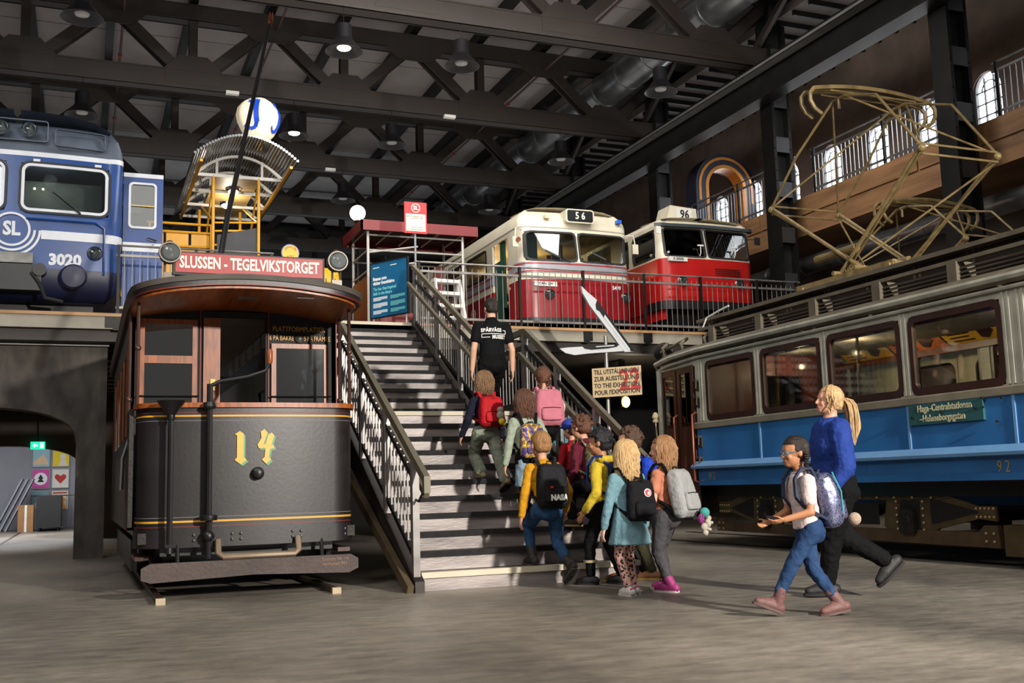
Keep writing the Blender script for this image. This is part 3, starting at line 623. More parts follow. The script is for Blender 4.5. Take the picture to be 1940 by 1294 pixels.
text('destination_lettering', 'SLUSSEN - TEGELVIKSTORGET', .155, M('sign_cream', 'e9dfc6', .5, var=.03), t14, (-.03, -.07, 3.092), sx=.63, ext=.003, bold=.004)
for x in (-.77, .81):
    h = MB().lathe([(.06, .14), (.09, .1), (.1, .02), (.105, -.02), (.1, -.04), (.088, -.04), (.085, .03), (.02, .06)], (x, -.05, 3.18), (0, 1, 0), 20).box(x-.05, x+.05, -.03, .02, 2.9, 3.0).tube([(x-.04, -.0, 2.99), (x-.04, 0, 3.1)], .012, 6).tube([(x+.04, 0, 2.99), (x+.04, 0, 3.1)], .012, 6).lathe([(.02, 0), (.03, .02), (.015, .03)], (x, 0, 3.28)).build('roof_lamp', M('lamp_pewter', '6e675e', .45, .5), t14)
    MB().lathe([(.086, 0), (.075, -.025), (.05, -.045), (.0, -.055)], (x, -.08, 3.18), (0, 1, 0), 20).build('lens', GLASSL, h); MB().lathe([(.084, -.035), (.06, .0), (.03, .015), (.0, .018)], (x, -.05, 3.18), (0, 1, 0), 20).build('reflector', M('silver_reflector', '66645f', .5, .2), h); MB().ball((x, -.05, 3.18), .025).build('bulb', WHITEP, h)
# underframe, wheels, blocks
box('underframe', BLACK, t14, -.8, .8, .2, LNG-.3, .38, .52)
wh = MB().lathe([(.39, -.05), (.39, .03), (.36, .05), (.28, .05), (.1, .08), (.05, .08)], ax=(1, 0, 0), n=24).mesh('wheel', DARKIRON)
for s in (-1, 1):
    for y in (2.2, 4.4): inst(wh, 'wheel', t14, (s*.72, y, .43), (0, 0, 0 if s > 0 else PI))
    box('step_board', WOODD, t14, s*.95-.06, s*.95+.06, .35, 1.1, .34, .38)
    box('side_fender', BLACK, t14, s*.98-.03, s*.98+.03, 1.2, 5.6, .2, .5)
for s, x in ((-1, .655), (1, 2.195)):
    box('rail', M('rail_steel', '5c4b3e', .4, .6), tag(bpy.data.objects.new('display_track', None), 'short display rail under the black tram, %s' % ('stair side' if s > 0 else 'archway side'), 'rail'), x-.03, x+.03, 9.86, 17.0, 0, .05)
for o in [o for o in bpy.data.objects if o.name.startswith('display_track')]:
    COL.objects.link(o); x = .655 if 'arch' in o['label'] else 2.195
    box('end_block', M('end_block_wood', 'b8a88c', .7), o, x-.04, x+.04, 9.82, 9.87, 0, .055)
# trolley pole
t = thing('trolley_pole', 'slanted black trolley pole with a small wheel above the old tram', 'trolley pole', (1.27, 11.4, 3.33))
MB().tube([(0, 0, .0), (.05, .05, .12), (.12, .12, .55), (.96, 2.55, 3.95)], [.04, .035, .03, .022]).build('pole', BLACK, t)
MB().lathe([(.05, -.03), (.09, -.02), (.06, 0), (.09, .02), (.05, .03)], (.98, 2.58, 4.05), (1, 0, 0), 14).bar((.96, 2.55, 3.93), (.98, 2.58, 4.05), .03, .05).build('trolley_wheel', M('bronze', '7a4a34', .4, .6), t)
MB().lathe([(.14, 0), (.14, .05), (.06, .1), (.05, .2)], (0, 0, -.05)).build('pole_base', BLACK, t)
# ================================================================ blue tram 92
B92 = M('tram_blue', '2d6fae', .45, 0, .1, 1.5, .05, 20, col2='245c94'); B92D = M('tram_blue_skirt', '2a629c', .5, 0, .12, 2); B92L = M('tram_light_blue', '6c9ccc', .45, 0, .08)
CRM = M('tram_cream', 'b7b6a6', .55, 0, .12, 4, .05, 30, col2='97968a'); RF92 = M('tram_roof_dust', '6f6555', .8, 0, .2, 4); DKB = M('window_brown', '3a211b', .4, 0, .2, 4)
TX, TYF, TYR = 9.5, 14.35, 3.6      # centre line, front end, rear end
t92 = thing('blue_tram', 'blue and cream tram numbered 92', 'tram', (TX, 0, 0))
HW = 1.3
S = lambda u, v, w: (-HW-w, u, v)       # side panel frame: u = y, v = z, w outwards
wins = [(11.7, 12.86), (10.33, 11.53), (8.98, 10.18), (7.6, 8.83), (6.25, 7.2), (4.9, 6.1)]
Z0, Z1 = 1.77, 2.6
us = sorted({TYR+.4, 13.15} | {a for w in wins for a in w})
MB().shell(us, [1.69, Z0, Z1, 2.7], lambda u, v: Z0 < v < Z1 and any(a < u < b for a, b in wins), S, 0, -.06).build('side_wall', CRM, t92, 0)
MB().shell(us, [1.69, Z0, Z1, 2.7], lambda u, v: Z0 < v < Z1 and any(a < u < b for a, b in wins), lambda u, v, w: (HW+w, u, v), 0, -.06).build('far_side_wall', CRM, t92, 0)
pan = [(TYR+.4, 7.52), (7.53, 8.92), (8.93, 11.62), (11.63, 13.16)]
for a, b in pan: MB().box(-HW-.004, -HW+.05, a, b, 1.16, 1.69).build('blue_panel', B92, t92, 0)
box('far_panel', B92, t92, HW-.05, HW, TYR+.4, 13.15, .88, 1.69)
for a, _ in pan[1:]: box('seam_strip', B92L, t92, -HW-.016, -HW-.004, a-.02, a+.012, 1.18, 1.68)
for a, b in ((TYR+.4, 9.6), (9.605, 13.14)): box('skirt_panel', B92D, t92, -HW-.03, -HW+.03, a, b, .88, 1.12)
box('skirt_edge', B92, t92, -HW-.035, -HW+.02, TYR+.4, 13.14, .86, .93)
MB().prism([(0, 1.09), (-.1, 1.1), (-.11, 1.13), (-.02, 1.2), (0, 1.2)], lambda u, v, w: (-HW+u, w, v), TYR+.4, 13.22).build('rub_rail', B92L, t92, 30)
MB().prism([(0, 1.66), (-.035, 1.67), (-.04, 1.74), (0, 1.76)], lambda u, v, w: (-HW+u, w, v), TYR+.4, 13.2).build('sill_rail', M('tram_sill', '8b8270', .6, 0, .15, 4), t92, 30)
for i, (a, b) in enumerate(wins):
    w_ = MB().ring(rr((a+b)/2, (Z0+Z1)/2, b-a+.02, Z1-Z0+.02, .09), rr((a+b)/2, (Z0+Z1)/2+.005, b-a-.1, Z1-Z0-.13, .06), S, -.045, .012).build('window_frame', DKB, t92, 30)
    MB().prism(rr((a+b)/2, (Z0+Z1)/2, b-a-.08, Z1-Z0-.1, .06), S, -.02, -.015).build('pane', GLASS, w_, 0)
    for c in ((a, Z0), (b, Z0), (a, Z1), (b, Z1)):
        pass
    wf = MB().ring(rr((a+b)/2, (Z0+Z1)/2, b-a+.02, Z1-Z0+.02, .09), rr((a+b)/2, (Z0+Z1)/2, b-a-.1, Z1-Z0-.1, .06), lambda u, v, w: (HW+w, u, v), -.05, .02).build('far_window_frame', DKB, t92, 30)
for y in [13.0, 11.615, 10.255, 8.905, 7.52, 7.35]:
    for d in (-.03, .03): box('pillar_strip', CRM, t92, -HW-.014, -HW, y+d-.012, y+d+.012, 1.77, 2.66)
# front end (tapered platform) with folding doors
EN = [(-1.3, 13.16), (-1.2, 14.3), (-1.02, 14.55), (-.5, 14.72), (.5, 14.72), (1.02, 14.55), (1.2, 14.3), (1.3, 13.16)]
def endband(nm, z0, z1, mat, off=0, i0=0, i1=8):
    P = EN[i0:i1]; g = MB(); rings = []
    for x, y in P:
        v = Vector((x, y-13.2)); o = Vector((x*(1+off*.5), y+off*(.9 if abs(x) < 1.25 else 0)))
        rings.append([(o.x, o.y, z0), (o.x*.96, o.y-.05, z0), (o.x*.96, o.y-.05, z1), (o.x, o.y, z1)])
    return g.loft(rings).build(nm, mat, t92, 0)
endband('front_apron', .75, 1.69, B92, 0, 2, 6); endband('front_sill', 1.66, 1.76, MATS['tram_sill'], .01, 1, 7); endband('front_cornice', 2.58, 2.76, CRM)
for x, y in EN[1:7]: box('front_pillar', CRM, t92, x-.05, x+.05, y-.05, y+.05, .9 if abs(x) > 1.1 else 1.7, 2.62)
for (x0, y0), (x1, y1) in zip(EN[2:5], EN[3:6]): MB().add([(x0, y0-.03, 1.76), (x1, y1-.03, 1.76), (x1, y1-.03, 2.58), (x0, y0-.03, 2.58)], [(0, 1, 2, 3)]).build('front_pane', GLASSD, t92, 0)
DWD = M('door_mahogany', '4a2a1c', .4, 0, .25, 4, stretch=(4, 4, .6))
fd = axes((-1.295, 13.16, 0), (.1, 1.14, 0), (0, 0, 1))
dw = 1.144
for k in range(2):
    a, b = dw*k/2+.04, dw*(k+1)/2-.005
    d_ = MB().ring([(a, .5), (b, .5), (b, 2.6), (a, 2.6)], [(a+.09, .6), (b-.09, .6), (b-.09, 2.5), (a+.09, 2.5)], fd, -.02, .02).build('folding_door', DWD, t92, 0)
    fdp = MB().prism([(a+.08, .58), (b-.08, .58), (b-.08, 1.72), (a+.08, 1.72)], fd, -.01, .01).build('door_panel', DWD, d_, 0)
    MB().prism([(a+.08, 1.72), (b-.08, 1.72), (b-.08, 2.52), (a+.08, 2.52)], fd, -.005, .0).build('pane', GLASSD, d_, 0)
    p0 = fd((a+b)/2, 1.76, .01); p1 = fd((a+b)/2, 2.5, .01); MB().bar(p0, p1, .03, .03, (0, 1, 0)).build('mullion', DWD, d_, 0)
    MB().bar(fd(a+.1, 1.75, .02), fd(b-.1, 1.75, .02), .05, .06).build('rail', DWD, d_, 0)
COPPER = M('grab_copper', '8a4a38', .3, .5)
for u, z0, z1 in ((.58, .9, 1.9), (-.02, .9, 1.9)):
    p = fd(u, 0, -.09); MB().tube([fd(u, z0, -.02), (p.x, p.y, z0+.03), (p.x, p.y, z1-.03), fd(u, z1, -.02)], .018).build('grab_rail', COPPER, t92)
for z in (2.36, 2.12, 1.55, 1.25): MB().box(-HW-.06, -HW, 13.05, 13.1, z-.015, z+.015).tube([(-HW-.05, 13.05, z), (-HW-.06, 13.05, z-.12)], .012, 6).box(-HW-.02, -HW, 13.03, 13.12, z-.15, z-.02).build('marker_hook', M('hook_iron', '4a473d', .5, .5), t92, 0)
box('step', DARKIRON, t92, -1.42, -1.15, 13.2, 14.2, .38, .42)
# roof
def rf_ring(y, hw, z): n = 14; return [(hw*math.cos(PI-PI*k/n)*1.0, y, z+.26*math.sin(PI*k/n)**.8) for k in range(n+1)] + [(hw*.98, y, z-.03), (-hw*.98, y, z-.03)]
MB().loft([rf_ring(y, h, z) for y, h, z in ((TYR, 1.2, 2.76), (TYR+.3, 1.34, 2.76), (12.8, 1.34, 2.76), (13.8, 1.3, 2.75), (14.4, 1.2, 2.73), (14.75, .95, 2.7), (14.85, .6, 2.67))]).build('roof', RF92, t92, 40)
MB().tube([(-1.36, TYR, 2.79), (-1.36, 13.0, 2.79), (-1.32, 13.8, 2.77), (-1.2, 14.45, 2.74), (-.95, 14.8, 2.7), (-.5, 14.9, 2.68)], .035, 6).build('gutter', CRM, t92)
MB().tube([(-1.33, TYR, 2.69), (-1.33, 13.0, 2.69), (-1.28, 13.9, 2.67), (-1.15, 14.5, 2.64)], .02, 6).build('cornice_bead', CRM, t92)
CLX = .85
box('clerestory', M('clerestory_dark', '2b211c', .6), t92, -CLX, CLX, TYR+.3, 13.3, 2.86, 3.22)
lou = MB()
for k in range(4): lou.prism([(0, 0), (.05, -.03), (.05, -.02), (0, .01)], lambda u, v, w: (-u, w, v+.045*k), 0, 1.0)
lm = lou.mesh('louvre', M('louvre_brown', '4a4034', .7), 0)
for y in [12.35-1.15*k for k in range(8)]:
    inst(lm, 'louvre', t92, (-CLX-.2, y-.5, 2.93))
    MB().box(-CLX-.29, -CLX-.02, y+.51, y+.64, 2.88, 3.12).build('vent_block', RF92, t92, 0)
MB().box(-CLX-.27, -CLX-.2, TYR+.3, 13.3, 3.11, 3.15).build('vent_ledge', RF92, t92, 0)
box('roof_walk', RF92, t92, -CLX-.16, -CLX+.14, TYR+.3, 13.5, 3.26, 3.31); box('roof_walk', RF92, t92, CLX-.14, CLX+.16, TYR+.3, 13.5, 3.26, 3.31)
box('upper_deck', M('roof_canvas', '4b443a', .9), t92, -CLX, CLX, TYR+.3, 13.3, 3.2, 3.25)
for y in [13.0-.78*k for k in range(12)]:
    for d in (-.04, .04): box('walk_bracket', RF92, t92, -CLX-.02, -CLX+.01, y+d-.015, y+d+.015, 3.1, 3.27)
for k, y in enumerate((14.3, 13.75, 13.1)): MB().tube([(-1.1, y, 2.86), (-1.15, y, 2.98), (-1.05, y+.02, 3.05)], .03, 6).build('roof_bracket', RF92, t92)
MB().tube([(-1.06, 13.7, 3.06), (-.98, 14.5, 2.98)], .025, 6).build('conduit', RF92, t92)
MB().tube([(-1.0, 13.0, 3.08), (-1.06, 13.25, 3.16), (-1.02, 13.2, 3.3), (-.98, 12.95, 3.36), (-.96, 12.7, 3.4)], .014, 6).build('rope_hook', WHITEP, t92)
MB().lathe([(.12, -.12), (.15, -.06), (.15, .06), (.11, .13), (.05, .15)], (-.98, 14.55, 2.96), (.2, 1, 0), 16).build('roof_headlight', DARKIRON, t92)
MB().lathe([(.035, 0), (.05, .02), (.035, .05), (.055, .08), (.04, .13), (.02, .16)], (-1.3, 14.35, 1.83)).tube([(-1.28, 14.35, 1.5), (-1.3, 14.35, 1.84)], .012, 6).build('insulator_horn', M('porcelain', 'b9a98a', .3), t92)
# destination board and numbers
SGN = M('board_green', '2b5a5e', .45, 0, .1); CREAML = M('letter_cream', 'cfc9a4', .5, var=.05)
bd = MB().box(-HW-.035, -HW-.005, 7.88, 8.89, 1.45, 1.665).build('route_board', SGN, t92, 0)
text('route_lettering', 'Haga–Centralstationen', .098, CREAML, bd, (-HW-.038, 8.385, 1.612), (0, -1, 0), sx=.82, ext=.002, bold=.002); text('route_lettering', '–Heleneborgsgatan', .098, CREAML, bd, (-HW-.038, 8.42, 1.507), (0, -1, 0), sx=.82, ext=.002, bold=.002)
for y, z in ((8.82, 1.53), (8.4, 1.56), (7.96, 1.57), (7.86, 1.66), (7.62, 1.64), (7.7, 1.42)): MB().lathe([(.012, 0), (.012, .03)], (-HW-.035, y, z), (-1, 0, 0), 6).build('board_hook', DARKIRON, t92)
text('fleet_number', '9 2', .165, M('fleet_gold', 'a2854c', .5), t92, (-HW-.034, 7.69, .985), (0, -1, 0), sx=.75, ext=.002); text('fleet_number', '9 2', .16, MATS['fleet_gold'], t92, (-HW-.034, 12.78, .985), (0, -1, 0), sx=.75, ext=.002)
text('works_plate', '40000 44', .03, WHITEP, t92, (-HW-.034, 13.02, .925), (0, -1, 0), ext=.001)
for y in (7.42,):
    for z in (.93, 1.0, 1.07): MB().ball((-HW-.03, y, z), .014, n=6, m=4).build('rivet', B92L, t92)
# interior
INR = M('tram_interior_wood', '6b2f1a', .4, 0, .25, 5); YEL = M('advert_yellow', 'd9a520', .6, 0, .2, 6); ORG = M('advert_orange', 'c9703a', .6, 0, .2, 6); INC = M('tram_inner_ceiling', 'b98a4a', .5)
box('cabin_floor', WOODD, t92, -1.2, 1.2, TYR+.5, 14.2, .84, .9); box('cabin_ceiling', INC, t92, -.85, .85, TYR+.5, 13.2, 2.83, 2.86)
for s in (-1, 1):
    for k, y in enumerate([12.3-1.02*j for j in range(8)]):
        c = MB().add([(s*1.2, y-.5, 2.6), (s*1.2, y+.48, 2.6), (s*.85, y+.48, 2.84), (s*.85, y-.5, 2.84)], [(0, 1, 2, 3)]).build('advert_card', (YEL, ORG, YEL, WHITEP)[k % 4] if k % 4 != 3 else M('advert_cream', 'c9b88a', .6), t92, 0)
        if s > 0:
            fa = axes((1.19, y, 2.61), (0, -1, 0), (-.35, 0, .24))
            for q in range(4): MB().prism([(-.38, .06+.07*q), (-.02-.05*(q % 2), .06+.07*q), (-.02-.05*(q % 2), .085+.07*q), (-.38, .085+.07*q)], fa, .004, .008).build('advert_line', DKB, c, 0)
            MB().prism([(.1, .08), (.2, .05), (.36, .18), (.3, .34), (.22, .2), (.14, .36)], fa, .004, .008).build('advert_drawing', DKB, c, 0)
    box('inner_cornice', INR, t92, s*1.2-.04, s*1.2+.04, TYR+.5, 13.2, 2.53, 2.61); box('inner_wainscot', INR, t92, s*1.22-.03, s*1.22+.03, TYR+.5, 13.2, .9, 1.72)
for y in (12.9,): MB().ring([(-1.2, .9), (1.2, .9), (1.2, 2.6), (.85, 2.83), (-.85, 2.83), (-1.2, 2.6)], [(-.4, .95), (.4, .95), (.4, 2.3), (.38, 2.42), (-.38, 2.42), (-.4, 2.3)], lambda u, v, w: (u, y+w, v), 0, .06).build('inner_partition', INR, t92, 0)
for y in (12.3, 10.6, 8.3, 6.5): MB().tube([(-.5, y, .9), (-.5, y, 2.72)], .02).build('grab_pole', M('brass_pole', '8a6a35', .3, .7), t92)
for y in (11.9, 11.0, 9.1, 8.0):
    for s in (-1, 1): MB().box(s*.8-.35, s*.8+.35, y-.22, y+.22, 1.25, 1.32).box(s*.8-.35, s*.8+.35, y+.18, y+.24, 1.3, 1.85).build('seat', WOODD, t92, 0)
light('tram_interior_lamp', 'POINT', (TX, 11.2, 2.55), (TX, 11, 0), 90, (1, .75, .42), .035); light('tram_interior_lamp', 'POINT', (TX, 12.4, 2.5), (TX, 12, 0), 45, (1, .75, .42), .035); light('tram_interior_lamp', 'POINT', (TX, 8.2, 2.55), (TX, 8, 0), 100, (1, .75, .42), .035)
# truck
TRK = M('truck_olive', '5b4a30', .55, .3, .22, 5, .15, 30, col2='43361f')
tx = -1.05
Q = lambda u, v, w: (tx-w, u, v)
bog = MB()
def plateau(y0, y1, P): pass
fr1 = [(13.02, .62), (12.78, .62), (12.22, .76), (8.88, .75), (8.3, .6), (8.08, .6), (8.07, .45), (8.3, .47), (8.85, .36), (8.95, .28), (9.6, .3), (9.68, .37), (9.62, .66), (11.5, .66), (11.55, .4), (11.62, .3), (12.1, .3), (12.2, .36), (12.75, .49), (13.02, .48)]
MB().prism(fr1, Q, 0, .03).build('side_frame', TRK, t92, 0)
MB().prism([(8.03, .19), (13.08, .22), (13.08, .38), (12.95, .4), (12.9, .34), (8.3, .34), (8.22, .41), (8.05, .41)], Q, -.01, .05).build('lower_beam', M('truck_brown', '55402a', .6, .2, .25, 4, col2='3a2a1a'), t92, 0)
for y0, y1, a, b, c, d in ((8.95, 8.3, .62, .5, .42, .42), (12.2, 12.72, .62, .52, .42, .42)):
    MB().prism([(y0, .68), (y1, .545), (y1, .53), (y0, .40)], Q, .031, .034).build('opening_shade', M('truck_gap_shade', '0c0a08', .9), t92, 0)  # near-black plates on the frame, painting the shade of openings
MB().prism([(9.75, .62), (11.4, .62), (11.4, .38), (9.75, .38)], Q, .031, .034).build('opening_shade', MATS['truck_gap_shade'], t92, 0)  # dark plate in place of the shade under the frame
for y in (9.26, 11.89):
    MB().prism(rr(y, .475, .3, .36, .03), Q, .031, .034).build('axlebox_shade', MATS['truck_gap_shade'], t92, 0)  # dark plate painting the shade around the axle box
    ab = MB().prism(rr(y, .43, .22, .26, .03), Q, .03, .1).lathe([(.06, .1), (.05, .115), (.0, .12)], (tx, y, .45), (-1, 0, 0), 12).build('axle_box', DARKIRON, t92, 0)
    for s in (-1, 1): inst(bpy.data.meshes['wheel'], 'wheel', t92, (s*.72, y, .39), (0, 0, 0 if s > 0 else PI))
    MB().tube([(-.8, y, .43), (.8, y, .43)], .05).build('axle', DARKIRON, t92)
    for k in range(5): MB().tube([(tx-.02, y-.6+.0*k, .8-.03*k), (tx-.02, y, .7-.025*k), (tx-.02, y+.6, .8-.03*k)], .014, 4).build('leaf_spring', DARKIRON, t92)
rv = MB().lathe([(.02, 0), (.018, .012), (.008, .02)], ax=(-1, 0, 0), n=6).mesh('rivet', M('rivet_bright', '8d7a55', .4, .4))
for y in [12.15-.28*k for k in range(12)]:
    inst(rv, 'rivet', t92, (tx-.03, y, .72)); inst(rv, 'rivet', t92, (tx-.03, y-.14, .685))
for y in (9.26, 11.89):
    for s in (-1, 1):
        for k in range(5): inst(rv, 'rivet', t92, (tx-.034, y+s*.2, .34+.075*k))
for y0 in (8.1, 12.78):
    for k in range(5):
        for z in (.575, .49): inst(rv, 'rivet', t92, (tx-.03, y0+.055*k, z))
for y0 in (8.1, 8.2, 12.92, 13.02):
    for z in (.25, .33): inst(rv, 'rivet', t92, (tx-.05, y0, z))
box('underframe', BLACK, t92, -1.1, 1.1, TYR+.5, 14.3, .7, .86)
box('brake_block', TRK, t92, tx-.08, tx+.1, 7.3, 7.95, .12, .42); box('life_guard', TRK, t92, tx-.05, tx+.05, 13.1, 13.9, .36, .41)
for x in (8.73, 10.27): struct(box('trim_%d' % int(x*10), M('inlaid_rail', '3a3633', .35, .8), None, x-.05, x+.05, -2, 17, 0, .008), 'inlaid tram rail in the floor')
# pantographs
PAN = M('pantograph_tan', 'a08a5e', .5, .15, .2, 8, col2='76643f')
def panto(label, yc, half, zk, zt, zb=3.4, bow=.96, px=TX):
    t = thing('pantograph', label, 'pantograph', (px, yc, 0))
    kx, bx = .58, .3
    for s in (-1, 1):
        for x in (-1, 1):
            MB().tube([(x*.5, -s*.55+s*.35, zb+.12), (x*kx, s*half, zk)], .026, 7).build('lower_arm', PAN, t)
            MB().tube([(x*.42, -s*.55+s*.35, zb+.12), (x*kx, s*half, zk-.05)], .016, 6).build('brace_rod', PAN, t)
            MB().tube([(x*kx, s*half, zk), (x*.6, s*(half*.55), zk+(zt-zk)*(.74 if s < 0 else .48)), (x*.5, s*.12, zt-.06)], .018, 6).build('upper_arm', PAN, t)
            MB().ball((x*kx, s*half, zk-.02), .05, n=8, m=6).build('knee_joint', PAN, t)
            MB().tube([(x*kx, s*half, zk), (-x*.5, s*.12, zt-.06)], .013, 6).build('cross_brace', PAN, t)
        MB().tube([(-kx, s*half, zk+.03), (kx, s*half, zk+.03)], .014, 6).build('knee_tube', PAN, t); MB().tube([(-kx, s*half, zk-.09), (kx, s*half, zk-.09)], .014, 6).build('knee_tube', PAN, t)
        MB().tube([(kx, s*half, zk-.08), (-.45, -s*.2, zb+.14)], .014, 6).build('diagonal_rod', PAN, t)
        pts = []
        for k in range(-12, 13):
            u = k/12; x = bow*u; a = abs(u)
            pts.append((x, s*.09, zt+.09*(1-u*u) - (0 if a < .8 else (a-.8)/.2*.0)))
        for e in (-1, 1):
            hk = [(e*bow, s*.09, zt), (e*(bow+.06), s*.09, zt-.07), (e*(bow+.06), s*.09, zt-.17), (e*(bow-.0), s*.09, zt-.27), (e*(bow-.1), s*.09, zt-.33)]
            if e < 0: pts = hk[::-1] + pts
            else: pts = pts + hk
        MB().tube(pts, .028, 6).build('collector_bow', PAN, t)
        MB().tube([(-.7, s*.09, zt+.0), (.7, s*.09, zt+.0)], .012, 6).build('bow_stay', PAN, t)
    for x in (-.5, .5): MB().tube([(x, -.12, zt-.06), (x, .12, zt-.06)], .022, 6).tube([(x, 0, zt-.06), (x, 0, zt-.2)], .02, 6).build('bow_pivot', PAN, t)
    for s in (-1, 1): MB().tube([(-.62, s*.2, zb+.12), (.62, s*.2, zb+.12)], .03).build('pivot_tube', PAN, t)
    MB().tube([(-.42, .75, zb+.42), (-.42, -.05, zb+.42)], .055, 10).build('spring_cylinder', PAN, t); MB().tube([(.42, .75, zb+.3), (.42, -.05, zb+.3)], .055, 10).build('spring_cylinder', PAN, t)
    for s in (-1, 1):
        MB().bar((s*.6, -.9, zb+.04), (s*.6, .95, zb+.04), .06, .08).build('base_beam', PAN, t, 0)
        for y in (-.8, .85): MB().bar((s*.6, y, zb-.08), (s*.6, y, zb+.04), .12, .12, (0, 1, 0)).build('base_foot', PAN, t, 0)
    MB().tube([(-.62, .95, zb+.04), (.62, .95, zb+.04)], .025).tube([(-.62, -.9, zb+.04), (.62, -.9, zb+.04)], .025).build('base_cross', PAN, t)
    return t
panto('tall raised tan pantograph on the blue tram roof', 10.62, 1.45, 4.7, 5.86)
# neighbouring tram on the next track
N2 = thing('cream_tram', 'cream neighbouring tram seen through the windows of the blue tram', 'tram', (12.3, 0, 0)); CAB = M('far_cab_cream', 'c9bfa0', .6, 0, .1)
nw = [(4.2+1.42*k, 5.3+1.42*k) for k in range(6)]
MB().shell(sorted({3.6, 13.6} | {a for w in nw for a in w}), [.5, 1.72, 2.5, 2.95], lambda u, v: 1.72 < v < 2.5 and any(a < u < b for a, b in nw), lambda u, v, w: (-1.0-w, u, v), 0, -.05).build('side_wall', CAB, N2, 0)
for a, b in nw: MB().ring(rr((a+b)/2, 2.11, b-a+.04, .82, .02), rr((a+b)/2, 2.11, b-a-.04, .74, .14), lambda u, v, w: (-1.0-w, u, v), -.03, .012).build('window_frame', CAB, N2, 30); 
for a, b in nw: box('pane', GLASSD, N2, -.98, -.975, a, b, 1.72, 2.5)
MB().loft([[(x, y, z) for x, z in ((-1.06, 2.95), (-.95, 3.12), (-.5, 3.3), (.5, 3.3), (.95, 3.12), (1.06, 2.95))] for y in (3.5, 13.7)]).build('roof', RF92, N2); box('underframe', BLACK, N2, -.9, .9, 3.8, 13.4, .35, .5); box('lower_panel', B92D, N2, -1.03, -.99, 3.6, 13.6, .5, 1.4); box('roof_board', M('roof_board_olive', '6b6440', .7), N2, -1.0, -.95, 8.0, 11.6, 3.3, 3.75); box('end_wall', CAB, N2, -1, 1, 13.55, 13.6, .5, 2.95); box('floor', DARKIRON, N2, -1, 1, 3.6, 13.6, .5, .6)
for y in (6, 11):
    for s in (-1, 1): inst(bpy.data.meshes['wheel'], 'wheel', N2, (s*.72, y, .39))
panto('lower pantograph on the neighbouring tram behind the tall one', 12.65, 1.3, 4.3, 5.12, 3.4, .9, 12.3)
# ================================================================ buses and train on the deck
DZ = 3.74
class Body:
    """vehicle outline: s in -1..1 runs across the rounded front, beyond that along the sides"""
    def __init__(B, hw, bow, rc, lean=None): B.hw, B.bow, B.rc, B.lean = hw, bow, rc, lean or (lambda z: 0)
    def xy(B, s, d=0, z=0):
        hw = B.hw-d; a = abs(s); g = 1 if s > 0 else -1; xf = B.hw-B.rc; y0 = B.lean(z)
        if a <= .8: x = xf*a/.8; y = B.bow*(x/B.hw)**2+d
        elif a <= 1:
            th = (a-.8)/.2*PI/2; yb = B.bow*(xf/B.hw)**2; x = xf+(B.rc-d)*math.sin(th); y = yb+B.rc-(B.rc-d)*math.cos(th)
        else: x = hw; y = B.bow*(xf/B.hw)**2+B.rc+(a-1)
        if a <= 1: y += y0*max(0, 1-max(0, a-.8)/.2)
        return g*x, y
    def s(B, x):
        xf = B.hw-B.rc; a = abs(x); g = 1 if x > 0 else -1
        if a <= xf: return g*.8*a/xf
        return g*(.8+.2*math.asin(min(1, (a-xf)/B.rc))/(PI/2))
    def fn(B): return lambda u, v, w: (*B.xy(u, -w, v), v)
    def S(B, L, extra=()):
        base = [-1-L, 1+L] + [-1+.05*k for k in range(41)] + list(extra)
        return sorted({round(x, 4) for x in base})
    def band(B, name, mat, par, z0, z1, L, w0=0, w1=-.04, hole=None, ex=(), exz=(), lr=None, smooth=35):
        us = B.S(L, ex)
        if lr: us = [u for u in us if lr[0]-1e-6 <= u <= lr[1]+1e-6]; us = sorted(set(us) | {lr[0], lr[1]})
        zs = sorted({z0, z1} | set(exz) | ({round(z0+(z1-z0)*k/4, 4) for k in range(5)} if z1-z0 > .25 else set()))
        return MB().shell(us, zs, hole or (lambda u, v: False), B.fn(), w0, w1).build(name, mat, par, smooth)
    def dome(B, name, mat, par, prof, L):
        rings = []
        for d, z in prof:
            f = [B.xy(-1+.05*k, d, z) for k in range(41)]
            rings.append([(x, y, z) for x, y in f] + [(B.hw-d, L-d, z), (-B.hw+d, L-d, z)])
        return MB().loft(rings).build(name, mat, par, 50)
    def frame(B, name, mat, par, s0, s1, z0, z1, r, bw, pane, w0=-.03, w1=.015, square=True, rs=None):
        """rounded window frame; s-range is scaled so corner radii look round"""
        k = rs or 1.0; cs, cz = (s0+s1)/2*k, (z0+z1)/2; W_, H_ = (s1-s0)*k, z1-z0
        dens = lambda P: [p for i in range(len(P)) for p in [P[i]] + [((P[i][0]*(4-q)+P[(i+1) % len(P)][0]*q)/4, (P[i][1]*(4-q)+P[(i+1) % len(P)][1]*q)/4) for q in (1, 2, 3)]]
        f = lambda u, v, w: B.fn()(u/k, v, w)
        o = MB().ring(dens(rr(cs, cz, W_+.03, H_+.03, r+.01)), dens(rr(cs, cz, W_-2*bw, H_-2*bw, max(.01, r-bw))), f, w0, w1).build(name, mat, par, 30)
        if pane:
            n = 8; us = [s0+(s1-s0)*(.01+.98*i/n) for i in range(n+1)]
            MB().shell(us, [z0+.01, z1-.01], lambda u, v: False, B.fn(), -.012, -.016).build('pane', pane, o, 30)
        return o
